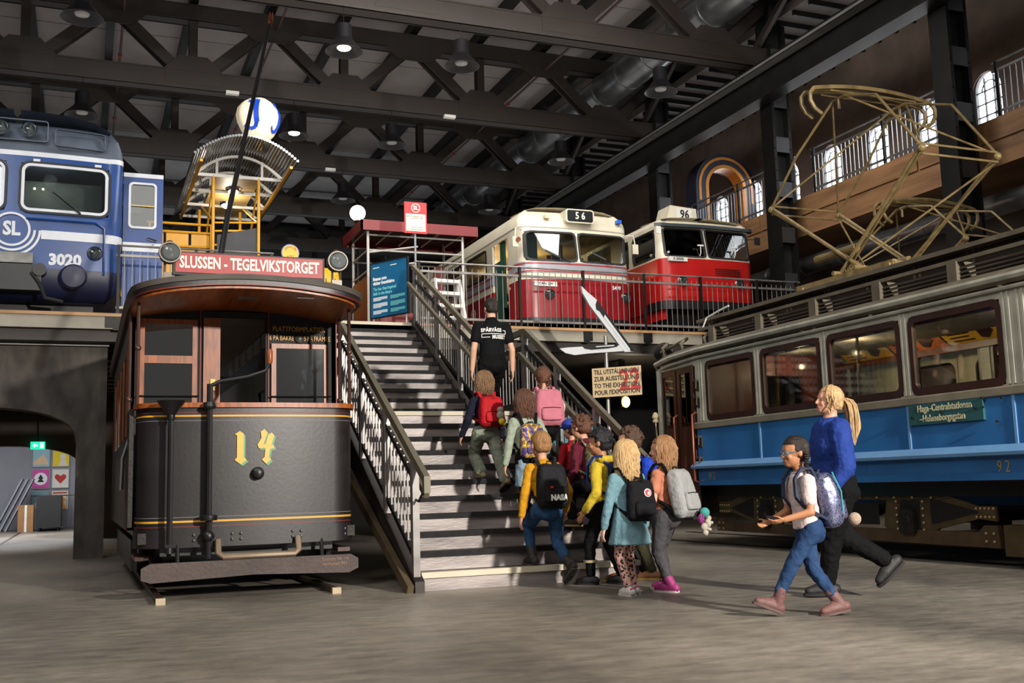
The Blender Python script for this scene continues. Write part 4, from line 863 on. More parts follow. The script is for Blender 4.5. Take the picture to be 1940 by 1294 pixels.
def headlamp(par, x, y, z, r, name='headlight', rim=CHROME):
    h = MB().lathe([(r*1.15, .03), (r*1.18, -.02), (r*1.05, -.045), (r*.95, -.03), (r*.6, .03), (.01, .05)], (x, y, z), (0, 1, 0), 20).build(name, rim, par)
    MB().lathe([(r, -.03), (r*.7, -.055), (.0, -.065)], (x, y, z), (0, 1, 0), 20).build('lens', GLASSL, h); MB().lathe([(r*.95, -.03), (r*.6, .0), (r*.2, .02), (0, .022)], (x, y, z), (0, 1, 0), 18).build('reflector', M('silver_reflector', '66645f', .5, .2), h)
    return h
BRED = M('bus_red', '860f19', .28, 0, .08, 2, .03, 8, spec=.6); BCRM = M('bus_cream', 'cfc7b2', .35, 0, .06, 3); BGRY = M('bus_silver', 'a5a6ac', .3, .3, .06); BRL = M('bus_red_line', 'a8222c', .35); GASK = M('gasket_black', '161616', .6); GRN = M('bus_green', '1e4a3c', .5)
# ---- bus 56
b56 = thing('red_white_bus', 'red and cream bus showing route number 56', 'bus', (9.02, 18.5, 0)); L56 = 9
Bd = Body(1.2, .1, .3, lambda z: max(0, z-5.25)*.16)
ws = [(Bd.s(-1.1), Bd.s(-.04)), (Bd.s(.02), Bd.s(1.1))]
dr = [(-2.3, -1.45)]; sw = [(-3.9, -2.65), (-5.3, -4.1), (-6.7, -5.5), (-8.1, -6.9)]; sw_r = [(1.5, 2.6), (2.8, 4.1), (4.3, 5.6)]
hol = lambda u, v: (5.27 < v < 5.87 and any(a < u < b for a, b in ws+sw+sw_r)) or (v < 5.87 and dr[0][0] < u < dr[0][1])
ex = [a for w in ws+dr+sw+sw_r for a in w]
nd = lambda u, v: dr[0][0] < u < dr[0][1]
Bd.band('lower_panel', BRED, b56, 4.12, 4.9, L56, 0, -.04, nd, ex); Bd.band('cream_band', BCRM, b56, 4.9, 5.03, L56, 0, -.04, nd, ex)
Bd.band('silver_band', BGRY, b56, 5.03, 5.25, L56, .012, -.04, nd, ex)
for z in (5.045, 5.2): Bd.band('red_stripe', BRL, b56, z, z+.022, L56, .02, .008, nd, ex)
Bd.band('window_band', BCRM, b56, 5.25, 5.98, L56, 0, -.05, hol, ex, (5.27, 5.87))
Bd.dome('roof', BCRM, b56, [(0, 5.97), (.0, 6.05), (.02, 6.15), (.08, 6.25), (.2, 6.34), (.45, 6.41), (.9, 6.44), (1.15, 6.445)], L56)
for a, b in ws: Bd.frame('windscreen', GASK, b56, a, b, 5.27, 5.87, .1, .022, GLASS, rs=1.15)
for a, b in sw+sw_r: Bd.frame('side_window', GASK, b56, a, b, 5.27, 5.87, .12, .03, GLASS)
Bd.band('bumper', BLACK, b56, 4.02, 4.14, 1.0, .03, -.03); Bd.band('roof_seam', M('seam', '8f8a7c', .5), b56, 5.95, 5.965, L56, .006, -.01)
f56 = lambda u, v, w: (u, Bd.xy(Bd.s(u), 0, 5.3)[1]-w-.05+max(0, v-6.1)*.5, v)
MB().prism(rr(.05, 6.2, .62, .28, .06), lambda u, v, w: (u, .06-w, v), -.2, .06).build('route_box', BCRM, b56); MB().prism(rr(.05, 6.2, .56, .23, .04), lambda u, v, w: (u, .06-w, v), .06, .066).build('route_display', M('display_black', '15171a', .3), b56); text('route_number', '5 6', .2, M('display_ivory', 'e4dcc0', .4, var=.02, emit=.4), b56, (.05, -.008, 6.2), sx=.85, ext=.002, bold=.003)
for x in (-.66, 1.04): headlamp(b56, x, Bd.xy(Bd.s(x))[1], 4.6, .095)
box('registration_plate', WHITEP, b56, -.98, -.5, Bd.xy(Bd.s(-.74))[1]-.035, Bd.xy(Bd.s(-.74))[1]+.02, 4.755, 4.845); text('registration', 'CAN 229', .085, BLACK, b56, (-.74, Bd.xy(Bd.s(-.74))[1]-.037, 4.8), sx=.9, ext=.001); text('fleet_number', '5499', .11, WHITEP, b56, (.82, Bd.xy(Bd.s(.82))[1]-.014, 4.78), sx=.85, ext=.003, bold=.003)
text('fleet_number', '49', .1, WHITEP, b56, (-1.205, .75, 4.8), (0, -1, 0), ext=.003)
for x, m_ in ((-.62, M('marker_amber', 'c9b89a', .3)), (.98, M('marker_blue', '2f66c9', .3))): MB().box(x-.05, x+.05, .1, .2, 6.14, 6.21).build('roof_marker', m_, b56, 0)
for x0, x1 in ((-.72, -.22), (.3, .72)): MB().tube([(x0, -.02, 5.44), (x0+.2, -.05, 5.36), (x1, -.04, 5.24)], .012, 6).bar((x0-.04, -.03, 5.46), (x0+.26, -.06, 5.33), .02, .03).build('wiper', CHROME, b56)
for s in (-1, 1): MB().tube([(s*1.1, .25, 5.92), (s*1.3, .12, 5.9), (s*1.32, .1, 5.7)], .014, 6).box(s*1.32-.06, s*1.32+.06, .08, .12, 5.52, 5.72).build('wing_mirror', BCRM, b56)
MB().lathe([(.05, 0), (.05, .02)], (-1.28, .05, 5.66), (0, -1, 0), 12).build('indicator', M('indicator_brown', '7a3f28', .3), b56)
fs = lambda u, v, w: (-1.2-w, u, v)
MB().ring(circ(2.9, 4.62, .13), circ(2.9, 4.62, .11), fs, .002, .006).build('crest_ring', BCRM, b56, 0); text('crest', 'SL', .12, BCRM, b56, (-1.205, 2.9, 4.62), (0, -1, 0), ext=.003)
box('cabin_floor', DARKIRON, b56, -1.1, 1.1, .3, L56, 4.5, 4.56); box('cabin_ceiling', M('bus_inner_ceiling', 'a88d58', .6), b56, -1.1, 1.1, .3, L56, 5.93, 5.96)
box('green_partition', GRN, b56, -1.1, -.75, .35, .42, 4.6, 5.9); box('green_partition', GRN, b56, -.05, .2, 1.2, 1.25, 4.6, 5.9); box('green_partition', GRN, b56, -1.15, -1.1, 1.15, 1.35, 4.5, 5.9); box('door_leaf', GRN, b56, -1.16, -1.12, 1.25, 1.7, 4.2, 5.5); box('engine_cover', GRN, b56, .3, 1.1, .6, .9, 4.6, 5.3)
for x, y in ((-.55, .9), (.1, 1.1), (-.4, 1.6), (.5, 2.4)): MB().tube([(x, y, 4.56), (x, y, 5.93)], .018).build('grab_pole', CHROME, b56)
box('red_poster', M('poster_red2', 'b8302a', .5), b56, -.42, -.1, 1.4, 1.41, 5.32, 5.52); box('red_poster', MATS['poster_red2'], b56, .1, .4, 1.8, 1.81, 5.62, 5.8)
for k in range(6):
    for x in (-.7, .7): MB().box(x-.4, x+.4, 2.2+k, 2.6+k, 4.9, 5.0).box(x-.4, x+.4, 2.56+k, 2.64+k, 5.0, 5.5).build('seat', M('bus_seat', '6b3a2a', .7), b56, 0)
MB().tube([(.55+.2*math.cos(a*PI/8), .4+.08*math.sin(a*PI/8), 5.22+.15*math.sin(a*PI/8)) for a in range(17)], .014, 6).build('steering_wheel', GASK, b56)
light('train_cab_lamp', 'POINT', (-.6, 18.4, 6.1), (0, 0, 0), 8, (.95, 1, .9), .1); light('bus_interior_lamp', 'POINT', (8.9, 20.8, 5.6), (0, 0, 0), 75, (1, .78, .42), .12); light('bus_interior_lamp', 'POINT', (8.9, 23.0, 5.8), (0, 0, 0), 90, (1, .78, .42), .12)
whl = MB().lathe([(.2, -.16), (.46, -.14), (.48, -.1), (.48, .1), (.44, .13), (.25, .13), (.24, .08), (.08, .1), (.0, .1)], ax=(1, 0, 0), n=24).mesh('tyre', RUBBER)
for s in (-1, 1):
    for y in (2.4, 7.2): inst(whl, 'wheel', b56, (s*1.0, y, DZ+.48), (0, 0, 0 if s > 0 else PI))
box('chassis', BLACK, b56, -.9, .9, .5, L56-.3, 4.0, 4.3)
# ---- bus 96
b96 = thing('red_bus', 'bright red bus with cream upper half and a number 96 box', 'bus', (12.02, 18.45, 0)); L96 = 8
R96 = M('bus_bright_red', 'a81614', .3, 0, .08, 2, .03, 8); Be = Body(1.12, .08, .22, lambda z: max(0, z-5.45)*.22)
ws = [(Be.s(-1.02), Be.s(-.09)), (Be.s(-.03), Be.s(1.02))]; sw = [(-2.0, -1.06), (-3.4, -2.2), (-4.8, -3.6)]
ex = [a for w in ws+sw for a in w]
Be.band('lower_panel', R96, b96, 4.42, 5.47, L96); Be.band('window_band', BCRM, b96, 5.47, 6.2, L96, 0, -.05, lambda u, v: 5.51 < v < 6.12 and any(a < u < b for a, b in ws+sw), ex, (5.51, 6.12))
Be.dome('roof', BCRM, b96, [(0, 6.19), (.03, 6.26), (.12, 6.33), (.35, 6.38), (.8, 6.41), (1.05, 6.415)], L96)
for a, b in ws: Be.frame('windscreen', GASK, b96, a, b, 5.51, 6.12, .08, .02, GLASSD, rs=1.2)
for a, b in sw: Be.frame('side_window', GASK, b96, a, b, 5.53, 6.1, .12, .03, GLASSD)
Be.band('visor', M('visor_slate', '2e3538', .5), b96, 6.15, 6.22, .1, .1, -.02, None, (), (), (-.95, .98))
bx_ = [(-.34, 0), (.34, 0), (.34, .2), (.24, .33), (-.3, .33), (-.34, .28)]
MB().prism([(-.42, 6.34), (.36, 6.34), (.33, 6.68), (-.3, 6.72)], lambda u, v, w: (u-.3, .5+w, v), 0, .5).build('number_box', BCRM, b96, 0); MB().prism(rr(0, 0, .38, .26, .03), lambda u, v, w: (u-.27, .49-w, v+6.53), 0, .01).build('number_panel', WHITEP, b96, 0); text('route_number', '96', .26, BLACK, b96, (-.27, .475, 6.53), sx=.85, ext=.002, bold=.006)
for x in (-.68, .7): headlamp(b96, x, Be.xy(Be.s(x))[1], 4.98, .1)
pl_ = MB().box(-.98, -.55, Be.xy(Be.s(-.7))[1]-.03, .1, 5.4, 5.49).build('registration_plate', WHITEP, b96, 0); text('registration', 'A 30505', .08, BLACK, b96, (-.765, Be.xy(Be.s(-.7))[1]-.034, 5.445), sx=.9, ext=.001, bold=.002)
for k in range(4): box('grille_slat', M('grille_dark', '5a1210', .5), b96, .1, .72, Be.xy(.3)[1]-.02, Be.xy(.3)[1]+.01, 5.27-.04*k, 5.285-.04*k)
Be.band('bumper', BLACK, b96, 4.4, 4.58, .4, .05, -.02); Be.band('lower_skirt', R96, b96, 4.2, 4.42, L96, -.03, -.05, None, (), (), (-1-L96, -.9))
MB().tube([(-1.0, .15, 6.1), (-1.2, .0, 6.08)], .012, 6).box(-1.26, -1.16, -.02, .02, 5.95, 6.1).build('wing_mirror', WHITEP, b96); MB().tube([(1.05, .2, 6.0), (1.2, .05, 5.98)], .012, 6).box(1.16, 1.28, .02, .06, 5.86, 6.02).build('wing_mirror', GASK, b96)
for x in (-.22, .62): MB().tube([(x, .06, 5.52), (x, .0, 5.6), (x, -.0, 5.76)], .012, 6).box(x-.08, x+.06, -.02, 0, 5.74, 5.77).build('wiper', WHITEP, b96)
text('door_badge', '9', .14, M('badge_grey', '8a8580', .5), b96, (-1.125, .7, 5.22), (0, -1, 0), ext=.003)
box('cabin_floor', DARKIRON, b96, -1.0, 1.0, .3, L96, 4.8, 4.86); box('cabin_ceiling', M('bus_dark_ceiling', '4a4440', .6), b96, -1.0, 1.0, .5, L96, 6.12, 6.15); box('cab_partition', M('cab_partition', '3a3a3a', .6), b96, -1.0, 1.0, 1.6, 1.65, 4.86, 5.8)
MB().tube([(-.5+.2*math.cos(a*PI/8), .5+.08*math.sin(a*PI/8), 5.55+.12*math.sin(a*PI/8)) for a in range(17)], .014, 6).build('steering_wheel', GASK, b96)
for x, z in ((-.1, 5.95), (-.55, 5.85)): MB().ball((x, 1.5, z), .03, n=8, m=6).build('cabin_bulb', BULB, b96)
for s in (-1, 1):
    for y in (2.0, 6.0): inst(whl, 'wheel', b96, (s*.95, y, DZ+.48), (0, 0, 0 if s > 0 else PI))
box('chassis', BLACK, b96, -.9, .9, .5, L96-.3, 4.1, 4.5)
# ---- blue train 3020
TBL = M('train_blue', '143f80', .35, 0, .1, 2, .04, 10, col2='12346a'); TDB = M('train_dark_blue', '181c3c', .45, 0, .15, 3); TRF = M('train_roof_grey', '515a68', .6, 0, .15, 3, .1, 20); WST = M('train_white', 'c9ccd2', .45, 0, .06)
tr = thing('blue_train', 'blue metro train front numbered 3020', 'train', (-1.1, 17.6, 0)); LT = 12
Bt = Body(1.6, .12, .22, lambda z: max(0, z-5.2)*.12)
ws = [(Bt.s(-1.4), Bt.s(-.11)), (Bt.s(.1), Bt.s(1.39))]
ex = [a for w in ws for a in w]; sd = [(1.1, 1.6), (2.2, 3.6), (4, 5.4)]; ex += [a for w in sd for a in w]
Bt.band('front_panel', TBL, tr, 4.4, 5.3, LT); Bt.band('window_band', TBL, tr, 5.3, 6.3, LT, 0, -.06, lambda u, v: 5.36 < v < 6.17 and any(a < u < b for a, b in ws), ex, (5.36, 6.17))
Bt.band('white_stripe', WST, tr, 6.28, 6.36, LT, .006, -.03); Bt.band('white_band', WST, tr, 4.93, 5.07, LT, .006, -.01, None, (), (), (Bt.s(.42), 1+LT)); Bt.band('white_band', WST, tr, 4.93, 5.07, LT, .006, -.01, None, (), (), (-1-LT, Bt.s(-.42)))
Bt.dome('roof', TRF, tr, [(0, 6.36), (.02, 6.5), (.08, 6.68), (.2, 6.84), (.45, 6.97), (.85, 7.05), (1.3, 7.08), (1.55, 7.085)], LT)
for a, b in ws: 
    Bt.frame('windscreen_frame', WST, tr, a, b, 5.36, 6.17, .14, .055, GLASS, -.02, .025, rs=1.7); Bt.frame('windscreen_gasket', GASK, tr, a-.005, b+.005, 5.35, 6.18, .15, .02, None, -.01, .03, rs=1.7)
Bt.dome('lower_front', TDB, tr, [(.25, 4.0), (.12, 4.08), (.03, 4.2), (-.01, 4.4), (-.012, 4.47)], LT)
MB().tube([(.2, -.02, 5.24), (1.2, .03, 5.24), (1.33, .06, 5.16), (1.34, .06, 4.4)], .018, 6).build('drain_strip', TBL, tr); MB().tube([(-.2, -.02, 5.24), (-1.2, .03, 5.24), (-1.33, .06, 5.16), (-1.34, .06, 4.4)], .018, 6).build('drain_strip', TBL, tr)
yf = lambda x: Bt.xy(Bt.s(x))[1]
fl2 = lambda u, v, w: (u, yf(u)-.008-w, v)
for ro, ri in ((.27, .235),): MB().ring(circ(0, 5.06, ro, 32), circ(0, 5.06, ri, 32), fl2, 0, .006).build('logo_ring', WST, tr, 0)
for ro, ri in ((.345, .31), (.42, .385)):
    P = [(ro*math.cos(a), 5.06+ro*math.sin(a)) for a in [PI*1.0+PI*k/20 for k in range(21)]]; Qp = [(ri*math.cos(a), 5.06+ri*math.sin(a)) for a in [PI*2-PI*k/20 for k in range(21)]]
    MB().prism(P+Qp, fl2, 0, .006).build('logo_arc', WST, tr, 0)
text('logo', 'SL', .3, WST, tr, (0, -.012, 5.06), sx=.85, ext=.003, bold=.012); text('train_number', '3020', .24, WST, tr, (.77, yf(.77)-.012, 4.61), sx=.98, ext=.004, bold=.012)
for x in (-1.2, 1.2): headlamp(tr, x, yf(x), 4.75, .1)
for x in (.2, -.2): headlamp(tr, x, .1, 6.7, .1, 'roof_headlight')
MB().ring(rr(0, 6.7, .95, .36, .05), rr(0, 6.7, .92, .33, .04), lambda u, v, w: (u, .11+.12*(u/1.6)**2+.1*(v-6.5)-w, v), -.05, .008).build('lamp_panel_seam', TRF, tr, 0); MB().ring(rr(.95, 6.62, .75, .3, .05), rr(.95, 6.62, .73, .28, .04), lambda u, v, w: (u, .06+.2*(u/1.6)**2+.22*(v-6.5)-w, v), -.05, .008).build('hatch_seam', TRF, tr, 0)
for x in (-.9, .9): MB().lathe([(.11, .12), (.13, .05), (.19, 0), (.2, -.05), (.17, -.08), (.0, -.1)], (x, -.03, 4.34), (0, 1, 0), 20).build('buffer', TDB, tr)
for x in (-.1, .1): pass
MB().box(-.32, .32, -.2, .1, 4.5, 4.66).build('gangway_box', M('gangway_grey', '8b8a84', .6, 0, .25, 6), tr, 0); box('coupler', BLACK, tr, -.45, .45, -.22, .1, 4.08, 4.48); MB().tube([(.3, -.2, 4.35), (.42, -.25, 4.2), (.5, -.15, 3.98), (.75, 0, 3.95)], .03).build('air_hose', RUBBER, tr)
MB().lathe([(.1, -.1), (.1, .1)], (.42, -.15, 4.4), (0, 1, 0), 16).build('coupler_head', BLACK, tr)
for x0, x1 in ((.42, .98), (-.98, -.42)): MB().bar((x0, -.04, 5.78), (x1, -.0, 5.37), .02, .025).tube([(x0+.15, -.05, 5.68), (x1, -.03, 5.36)], .008, 5).build('wiper', BLACK, tr)
for x in (.32, 1.22): MB().box(x-.05, x+.05, yf(x)+.08, yf(x)+.14, 6.19, 6.23).build('window_clip', WST, tr, 0)
box('cab_wall', M('cab_wall', '8d9288', .7), tr, -.1, 1.3, 1.3, 1.35, 4.6, 6.2); box('cab_back', TDB, tr, -1.5, 1.5, 1.6, 1.65, 4.4, 6.3); box('cab_console', BLACK, tr, -1.3, 1.3, .25, .7, 4.9, 5.35); box('cab_floor', DARKIRON, tr, -1.5, 1.5, .3, 1.7, 4.3, 4.4)
for x in (.25, .38): MB().ball((x, 1.2, 6.05), .02, n=6, m=4).build('cab_bulb', BULB, tr)
box('bogie', BLACK, tr, -1.2, 1.2, .6, 3.4, 3.76, 4.2)
dl = MB().shell([0, .1, .5, .62], [3.95, 5.3, 6.05, 6.22], lambda u, v: .1 < u < .5 and 5.3 < v < 6.05, lambda u, v, w: (1.62+u, .42-w, v), 0, -.05).build('cab_door', TBL, tr, 0)
MB().ring(rr(1.92, 5.675, .44, .78, .07), rr(1.92, 5.675, .37, .71, .05), lambda u, v, w: (u, .42-w, v), -.01, .02).build('door_window_frame', WST, dl, 0); box('pane', GLASS, dl, 1.72, 2.12, .43, .435, 5.3, 6.05); box('white_stripe', WST, dl, 1.62, 2.24, .412, .42, 6.15, 6.22); box('white_stripe', WST, dl, 1.62, 2.24, .412, .42, 4.9, 5.05); MB().tube([(2.0, .38, 5.12), (2.15, .38, 5.08)], .018).ball((2.1, .4, 5.0), .03).build('door_handle', CHROME, dl); box('middle_rail', M('brass_rail', 'b49a5c', .4, .4), dl, 1.74, 2.1, .4, .42, 5.66, 5.68)
# ================================================================ exhibits and signs on and under the deck
YLW = M('kiosk_yellow', 'd79a1c', .4, 0, .08); SLV = M('corrugated_silver', 'b9bbbd', .22, .9, .15, 5)
kx0, kx1, kz, kr = 1.82, 3.46, 6.88, .4
k_ = thing('vaulted_kiosk', 'yellow framed kiosk with an arched corrugated silver roof', 'kiosk', (0, 0, 0))
kc, kh = (kx0+kx1)/2, (kx1-kx0)/2
karc = lambda a, d=0: (kc+(kh+d)*(2*a-1), kz+(kr+.0)*(1-(2*a-1)**2)+d)
ribm = MB().tube([(0, 18.95, 0), (0, 23.4, 0)], .026, 8).mesh('roof_rib', SLV)
for i in range(37):
    a = .0+i/36; x, z = karc(a, .09); inst(ribm, 'roof_rib', k_, (x, 0, z))
for y in (20.0, 21.1, 22.2, 23.2):
    g = MB(); pts = [(karc(k/16)[0], y, karc(k/16)[1]) for k in range(17)]
    for p, q in zip(pts, pts[1:]): g.bar(p, q, .05, .05, (0, 1, 0))
    g.bar((kx0, y, kz), (kx1, y, kz), .05, .06)
    for x in (kc-.42, kc+.42): g.bar((x, y, kz), (x, y, kz+.33), .045, .045, (0, 1, 0))
    g.build('roof_arch', WHITEP, k_, 0)
box('ceiling_panel', M('kiosk_ceiling', 'b39a62', .5), k_, kc-.42, kc+.42, 20.05, 23.2, kz+.02, kz+.05)
for y in (20.9, 22.0):
    MB().lathe([(.16, 0), (.15, -.03), (.1, -.05)], (kc, y, kz+.02), n=20).build('lamp_rim', CHROME, k_); MB().lathe([(.11, -.03), (.09, -.08), (.04, -.11), (0, -.115)], (kc, y, kz+.02), n=16).build('lamp_bowl', M('warm_bowl', 'fff0cf', .4, emit=5, emitc='ffe2ae'), k_)
light('kiosk_lamp', 'POINT', (kc, 21.4, 6.6), (0, 0, 0), 30, WARM, .1)
for x in (2.16, 3.0):
    for y in (20.0, 22.6): MB().tube([(x, y, DZ), (x, y, kz)], .03).build('leg', YLW, k_)
    MB().tube([(x, 20.0, 6.0), (x, 22.2, 6.85)], .02, 6).build('stay', YLW, k_); MB().tube([(x, 20.0, 6.85), (x, 21.2, 5.95)], .02, 6).build('stay', YLW, k_)
for x in (kx0+.02, kx1-.02): MB().bar((x, 19.0, kz-.03), (x, 23.3, kz-.03), .05, .05).build('eaves_rail', YLW, k_, 0)
for z in (5.98, 5.82, 5.55): MB().tube([(1.0, 20.3, z), (2.2, 20.3, z)], .025).build('guard_rail', YLW, k_); MB().tube([(2.2, 20.05, z), (3.0, 20.05, z+.05)], .02).build('guard_rail', YLW, k_)
for x in (1.1, 1.55, 2.0): box('guard_panel', YLW, k_, x-.2, x+.2, 20.31, 20.33, 5.56, 5.82)
MB().prism([(1.0, 5.5), (2.1, 5.5), (1.8, 4.9), (1.0, 4.9)], lambda u, v, w: (u, 20.35+w, v), 0, .05).build('yellow_skirt', YLW, k_, 0)
for x in (1.05, 2.16): MB().tube([(x, 20.3, DZ), (x, 20.3, 6.0)], .025).build('guard_post', YLW, k_)
MB().prism([(2.24, 5.0), (2.97, 5.0), (2.97, 5.92), (2.24, 5.74)], lambda u, v, w: (u, 20.02+w, v), 0, .03).build('dark_board', M('board_slate', '3a3a3e', .7), k_, 0)
# globe sign with two J faces
gl = thing('globe_sign', 'glowing cream four-sided globe sign with blue letter J', 'sign', (2.97, 19.9, 7.5), -.5)
GLW = M('globe_cream', 'f6ecd2', .5, 0, .03, emit=.22, emitc='ffe2b0'); prof = [(.1, .07), (.17, .1), (.27, .22), (.36, .42), (.385, .56), (.36, .7), (.28, .82), (.17, .9), (.05, .93)]
def gring(r, z):
    P = []
    for k in range(48):
        a = 2*PI*k/48; c, s_ = math.cos(a), math.sin(a); q = (abs(c)**3.2+abs(s_)**3.2)**(-1/3.2); ridge = 1 - .06*max(0, 1-abs(((a % (PI/2))-PI/4)/.12)); P.append((r*q*c*ridge, r*q*s_*ridge, z))
    return P
MB().loft([gring(r, z) for r, z in prof]).build('globe', GLW, gl, 60); MB().lathe([(.08, -.12), (.08, .08)], n=14).build('collar', YLW, gl)
JB = M('letter_blue', '1646c0', .5, emit=.25, emitc='1646c0')
def gy(z):
    for (r0, z0), (r1, z1) in zip(prof, prof[1:]):
        if z0 <= z <= z1: return r0+(r1-r0)*(z-z0)/(z1-z0)
    return .2
jp = [(-.06, .26), (.13, .26), (.13, -.12), (.11, -.2), (.05, -.26), (-.04, -.27), (-.12, -.23), (-.15, -.17), (-.09, -.15), (-.04, -.2), (.03, -.19), (.06, -.12), (.06, .18), (0, .19), (-.06, .17)]
jd = [p for i in range(len(jp)) for p in [jp[i]] + [((jp[i][0]*(5-q)+jp[(i+1) % len(jp)][0]*q)/5, (jp[i][1]*(5-q)+jp[(i+1) % len(jp)][1]*q)/5) for q in range(1, 5)]]
for k in range(2):
    c, s_ = ((1, 0), (0, 1))[k]
    MB().ring(jd, [(u*.9, v) for u, v in jd], lambda u, v, w: (0, 0, 0), 0, 0) if False else None
    f = (lambda u, v, w: (u, -gy(.54+v)-.006-w, .54+v)) if k == 0 else (lambda u, v, w: (gy(.54+v)+.006+w, u, .54+v))
    m_ = MB(); segs = [((.1, .27), (.1, -.17)), ((.1, -.17), (.06, -.26)), ((.06, -.26), (-.04, -.285)), ((-.04, -.285), (-.14, -.22)), ((.11, .245), (-.06, .23))]
    for (a, b), (c_, d_) in segs:
        for q in range(6):
            p0 = f(a+(c_-a)*q/6, b+(d_-b)*q/6, 0); p1 = f(a+(c_-a)*(q+1.15)/6, b+(d_-b)*(q+1.15)/6, 0); m_.bar(p0, p1, .1 if abs(a-c_) < .02 else .075, .012, (0, -1, 0) if k == 0 else (1, 0, 0))
    m_.build('letter_j', JB, gl, 0)
# red shelter
SRED = M('shelter_red', '6f0a12', .4, 0, .08); SWH = M('shelter_frame', 'b9b6b0', .4, .3, .08)
sh = thing('bus_shelter', 'red roofed shelter with thin white tube frame', 'shelter', (0, 0, 0))
for b_ in ((4.83, 7.25, 19.35, 19.39, 5.86, 6.06), (4.83, 4.87, 19.35, 20.95, 5.86, 6.06), (7.21, 7.25, 19.35, 20.95, 5.86, 6.06), (4.83, 7.25, 20.91, 20.95, 5.86, 6.06)): box('roof_fascia', SRED, sh, *b_)
box('roof_panel', M('shelter_soffit', '4a2a28', .6), sh, 4.85, 7.23, 19.37, 20.93, 5.98, 6.02)
for x in (5.0, 6.93):
    for y in (19.5, 20.7): MB().tube([(x, y, DZ), (x, y, 5.98)], .028).build('post', SWH, sh)
for y in (19.5, 20.7): MB().tube([(5.0, y, 5.8), (6.93, y, 5.8)], .018, 6).tube([(5.0, y, 5.5), (6.93, y, 5.5)], .018, 6).build('frame_rail', SWH, sh)
for k in range(5): MB().tube([(5.0+.48*k, 19.5, 5.9), (5.0+.48*k, 20.7, 5.9)], .018, 6).build('roof_batten', SWH, sh)
for x in (5.0, 6.93): MB().tube([(x, 19.5, 5.5), (x, 20.7, 5.5)], .018, 6).tube([(x, 19.5, 5.1), (x, 20.7, 5.1)], .018, 6).build('side_rail', SWH, sh)
MB().tube([(5.0, 19.5, 5.45), (6.0, 19.5, 5.62)], .018, 6).build('brace', SWH, sh); MB().tube([(5.0, 19.5, 5.15), (6.0, 19.5, 5.3)], .018, 6).build('brace', SWH, sh)
box('side_panel', SRED, sh, 4.98, 5.02, 19.55, 20.65, 3.8, 5.0); box('back_panel', SRED, sh, 6.7, 6.93, 20.68, 20.72, 3.8, 5.5); box('back_panel', SRED, sh, 5.05, 6.3, 20.68, 20.72, 3.8, 4.5); box('front_panel', M('shelter_dark_red', '5a0f14', .5), sh, 5.02, 5.24, 19.48, 19.5, 3.8, 5.0)
g2 = thing('globe_lamp', 'round white globe lamp behind the red shelter roof', 'lamp', (5.22, 21.2, DZ)); MB().tube([(0, 0, 0), (0, 0, 2.75)], .03).build('post', BLACK, g2); MB().ball((0, 0, 2.93), .165, n=20, m=14).build('globe', M('globe_white', 'fffdf2', .4, emit=4, emitc='fff6dc'), g2); MB().lathe([(.06, 0), (.1, .03), (.06, .06)], (0, 0, 2.72)).build('collar', BLACK, g2)
# stop sign on its pole
ss = thing('bus_stop_sign', 'red bus stop sign with white SL ring on a pole', 'sign', (5.5, 18.0, DZ)); MB().tube([(0, .03, 0), (0, .03, 2.3)], .02).build('pole', M('pole_grey', '9aa0a8', .4, .5), ss)
RS = M('stop_red', 'd0252a', .45, var=.03); box('sign_plate', RS, ss, -.21, .21, -.02, .0, 1.76, 2.34); box('timetable', M('timetable_cream', 'd8cdb6', .6, var=.03), ss, -.185, .185, -.026, -.02, 1.8, 2.12)
f2 = axes((0, -.027, 0), (1, 0, 0), (0, 0, 1)); MB().ring(circ(0, 2.23, .085, 24), circ(0, 2.23, .072, 24), f2, 0, .004).build('ring_mark', M('sign_offwhite', 'efe6d8', .5), ss, 0); text('ring_letters', 'SL', .1, MATS['sign_offwhite'], ss, (0, -.03, 2.23), ext=.002, bold=.003)
text('line_number', '69', .05, BLACK, ss, (-.14, -.028, 2.07), ext=.001); text('line_number', '91', .05, BLACK, ss, (-.13, -.028, 1.83), ext=.001)
for z, c in ((2.07, BLACK), (2.04, BLACK), (1.87, RS), (1.83, BLACK)): box('timetable_line', c, ss, -.1, .14, -.0275, -.026, z-.004, z+.004)
box('timetable_rule', BLACK, ss, -.1, -.096, -.0275, -.026, 1.87, 2.06)
# white steps beside the shelter
wl = thing('step_ladder', 'white wooden step ladder behind the stair railing', 'ladder', (6.2, 18.05, DZ), .1)
for s in (-1, 1): MB().bar((s*.27, 0, 0), (s*.24, .25, 1.0), .05, .09).build('stile', WHITEP, wl, 0); MB().bar((s*.27, .65, 0), (s*.24, .3, 1.0), .05, .06).build('rear_stile', WHITEP, wl, 0)
for k in range(4): box('step', WHITEP, wl, -.27, .27, .02+.06*k, .2+.06*k, .22+.24*k, .28+.24*k)
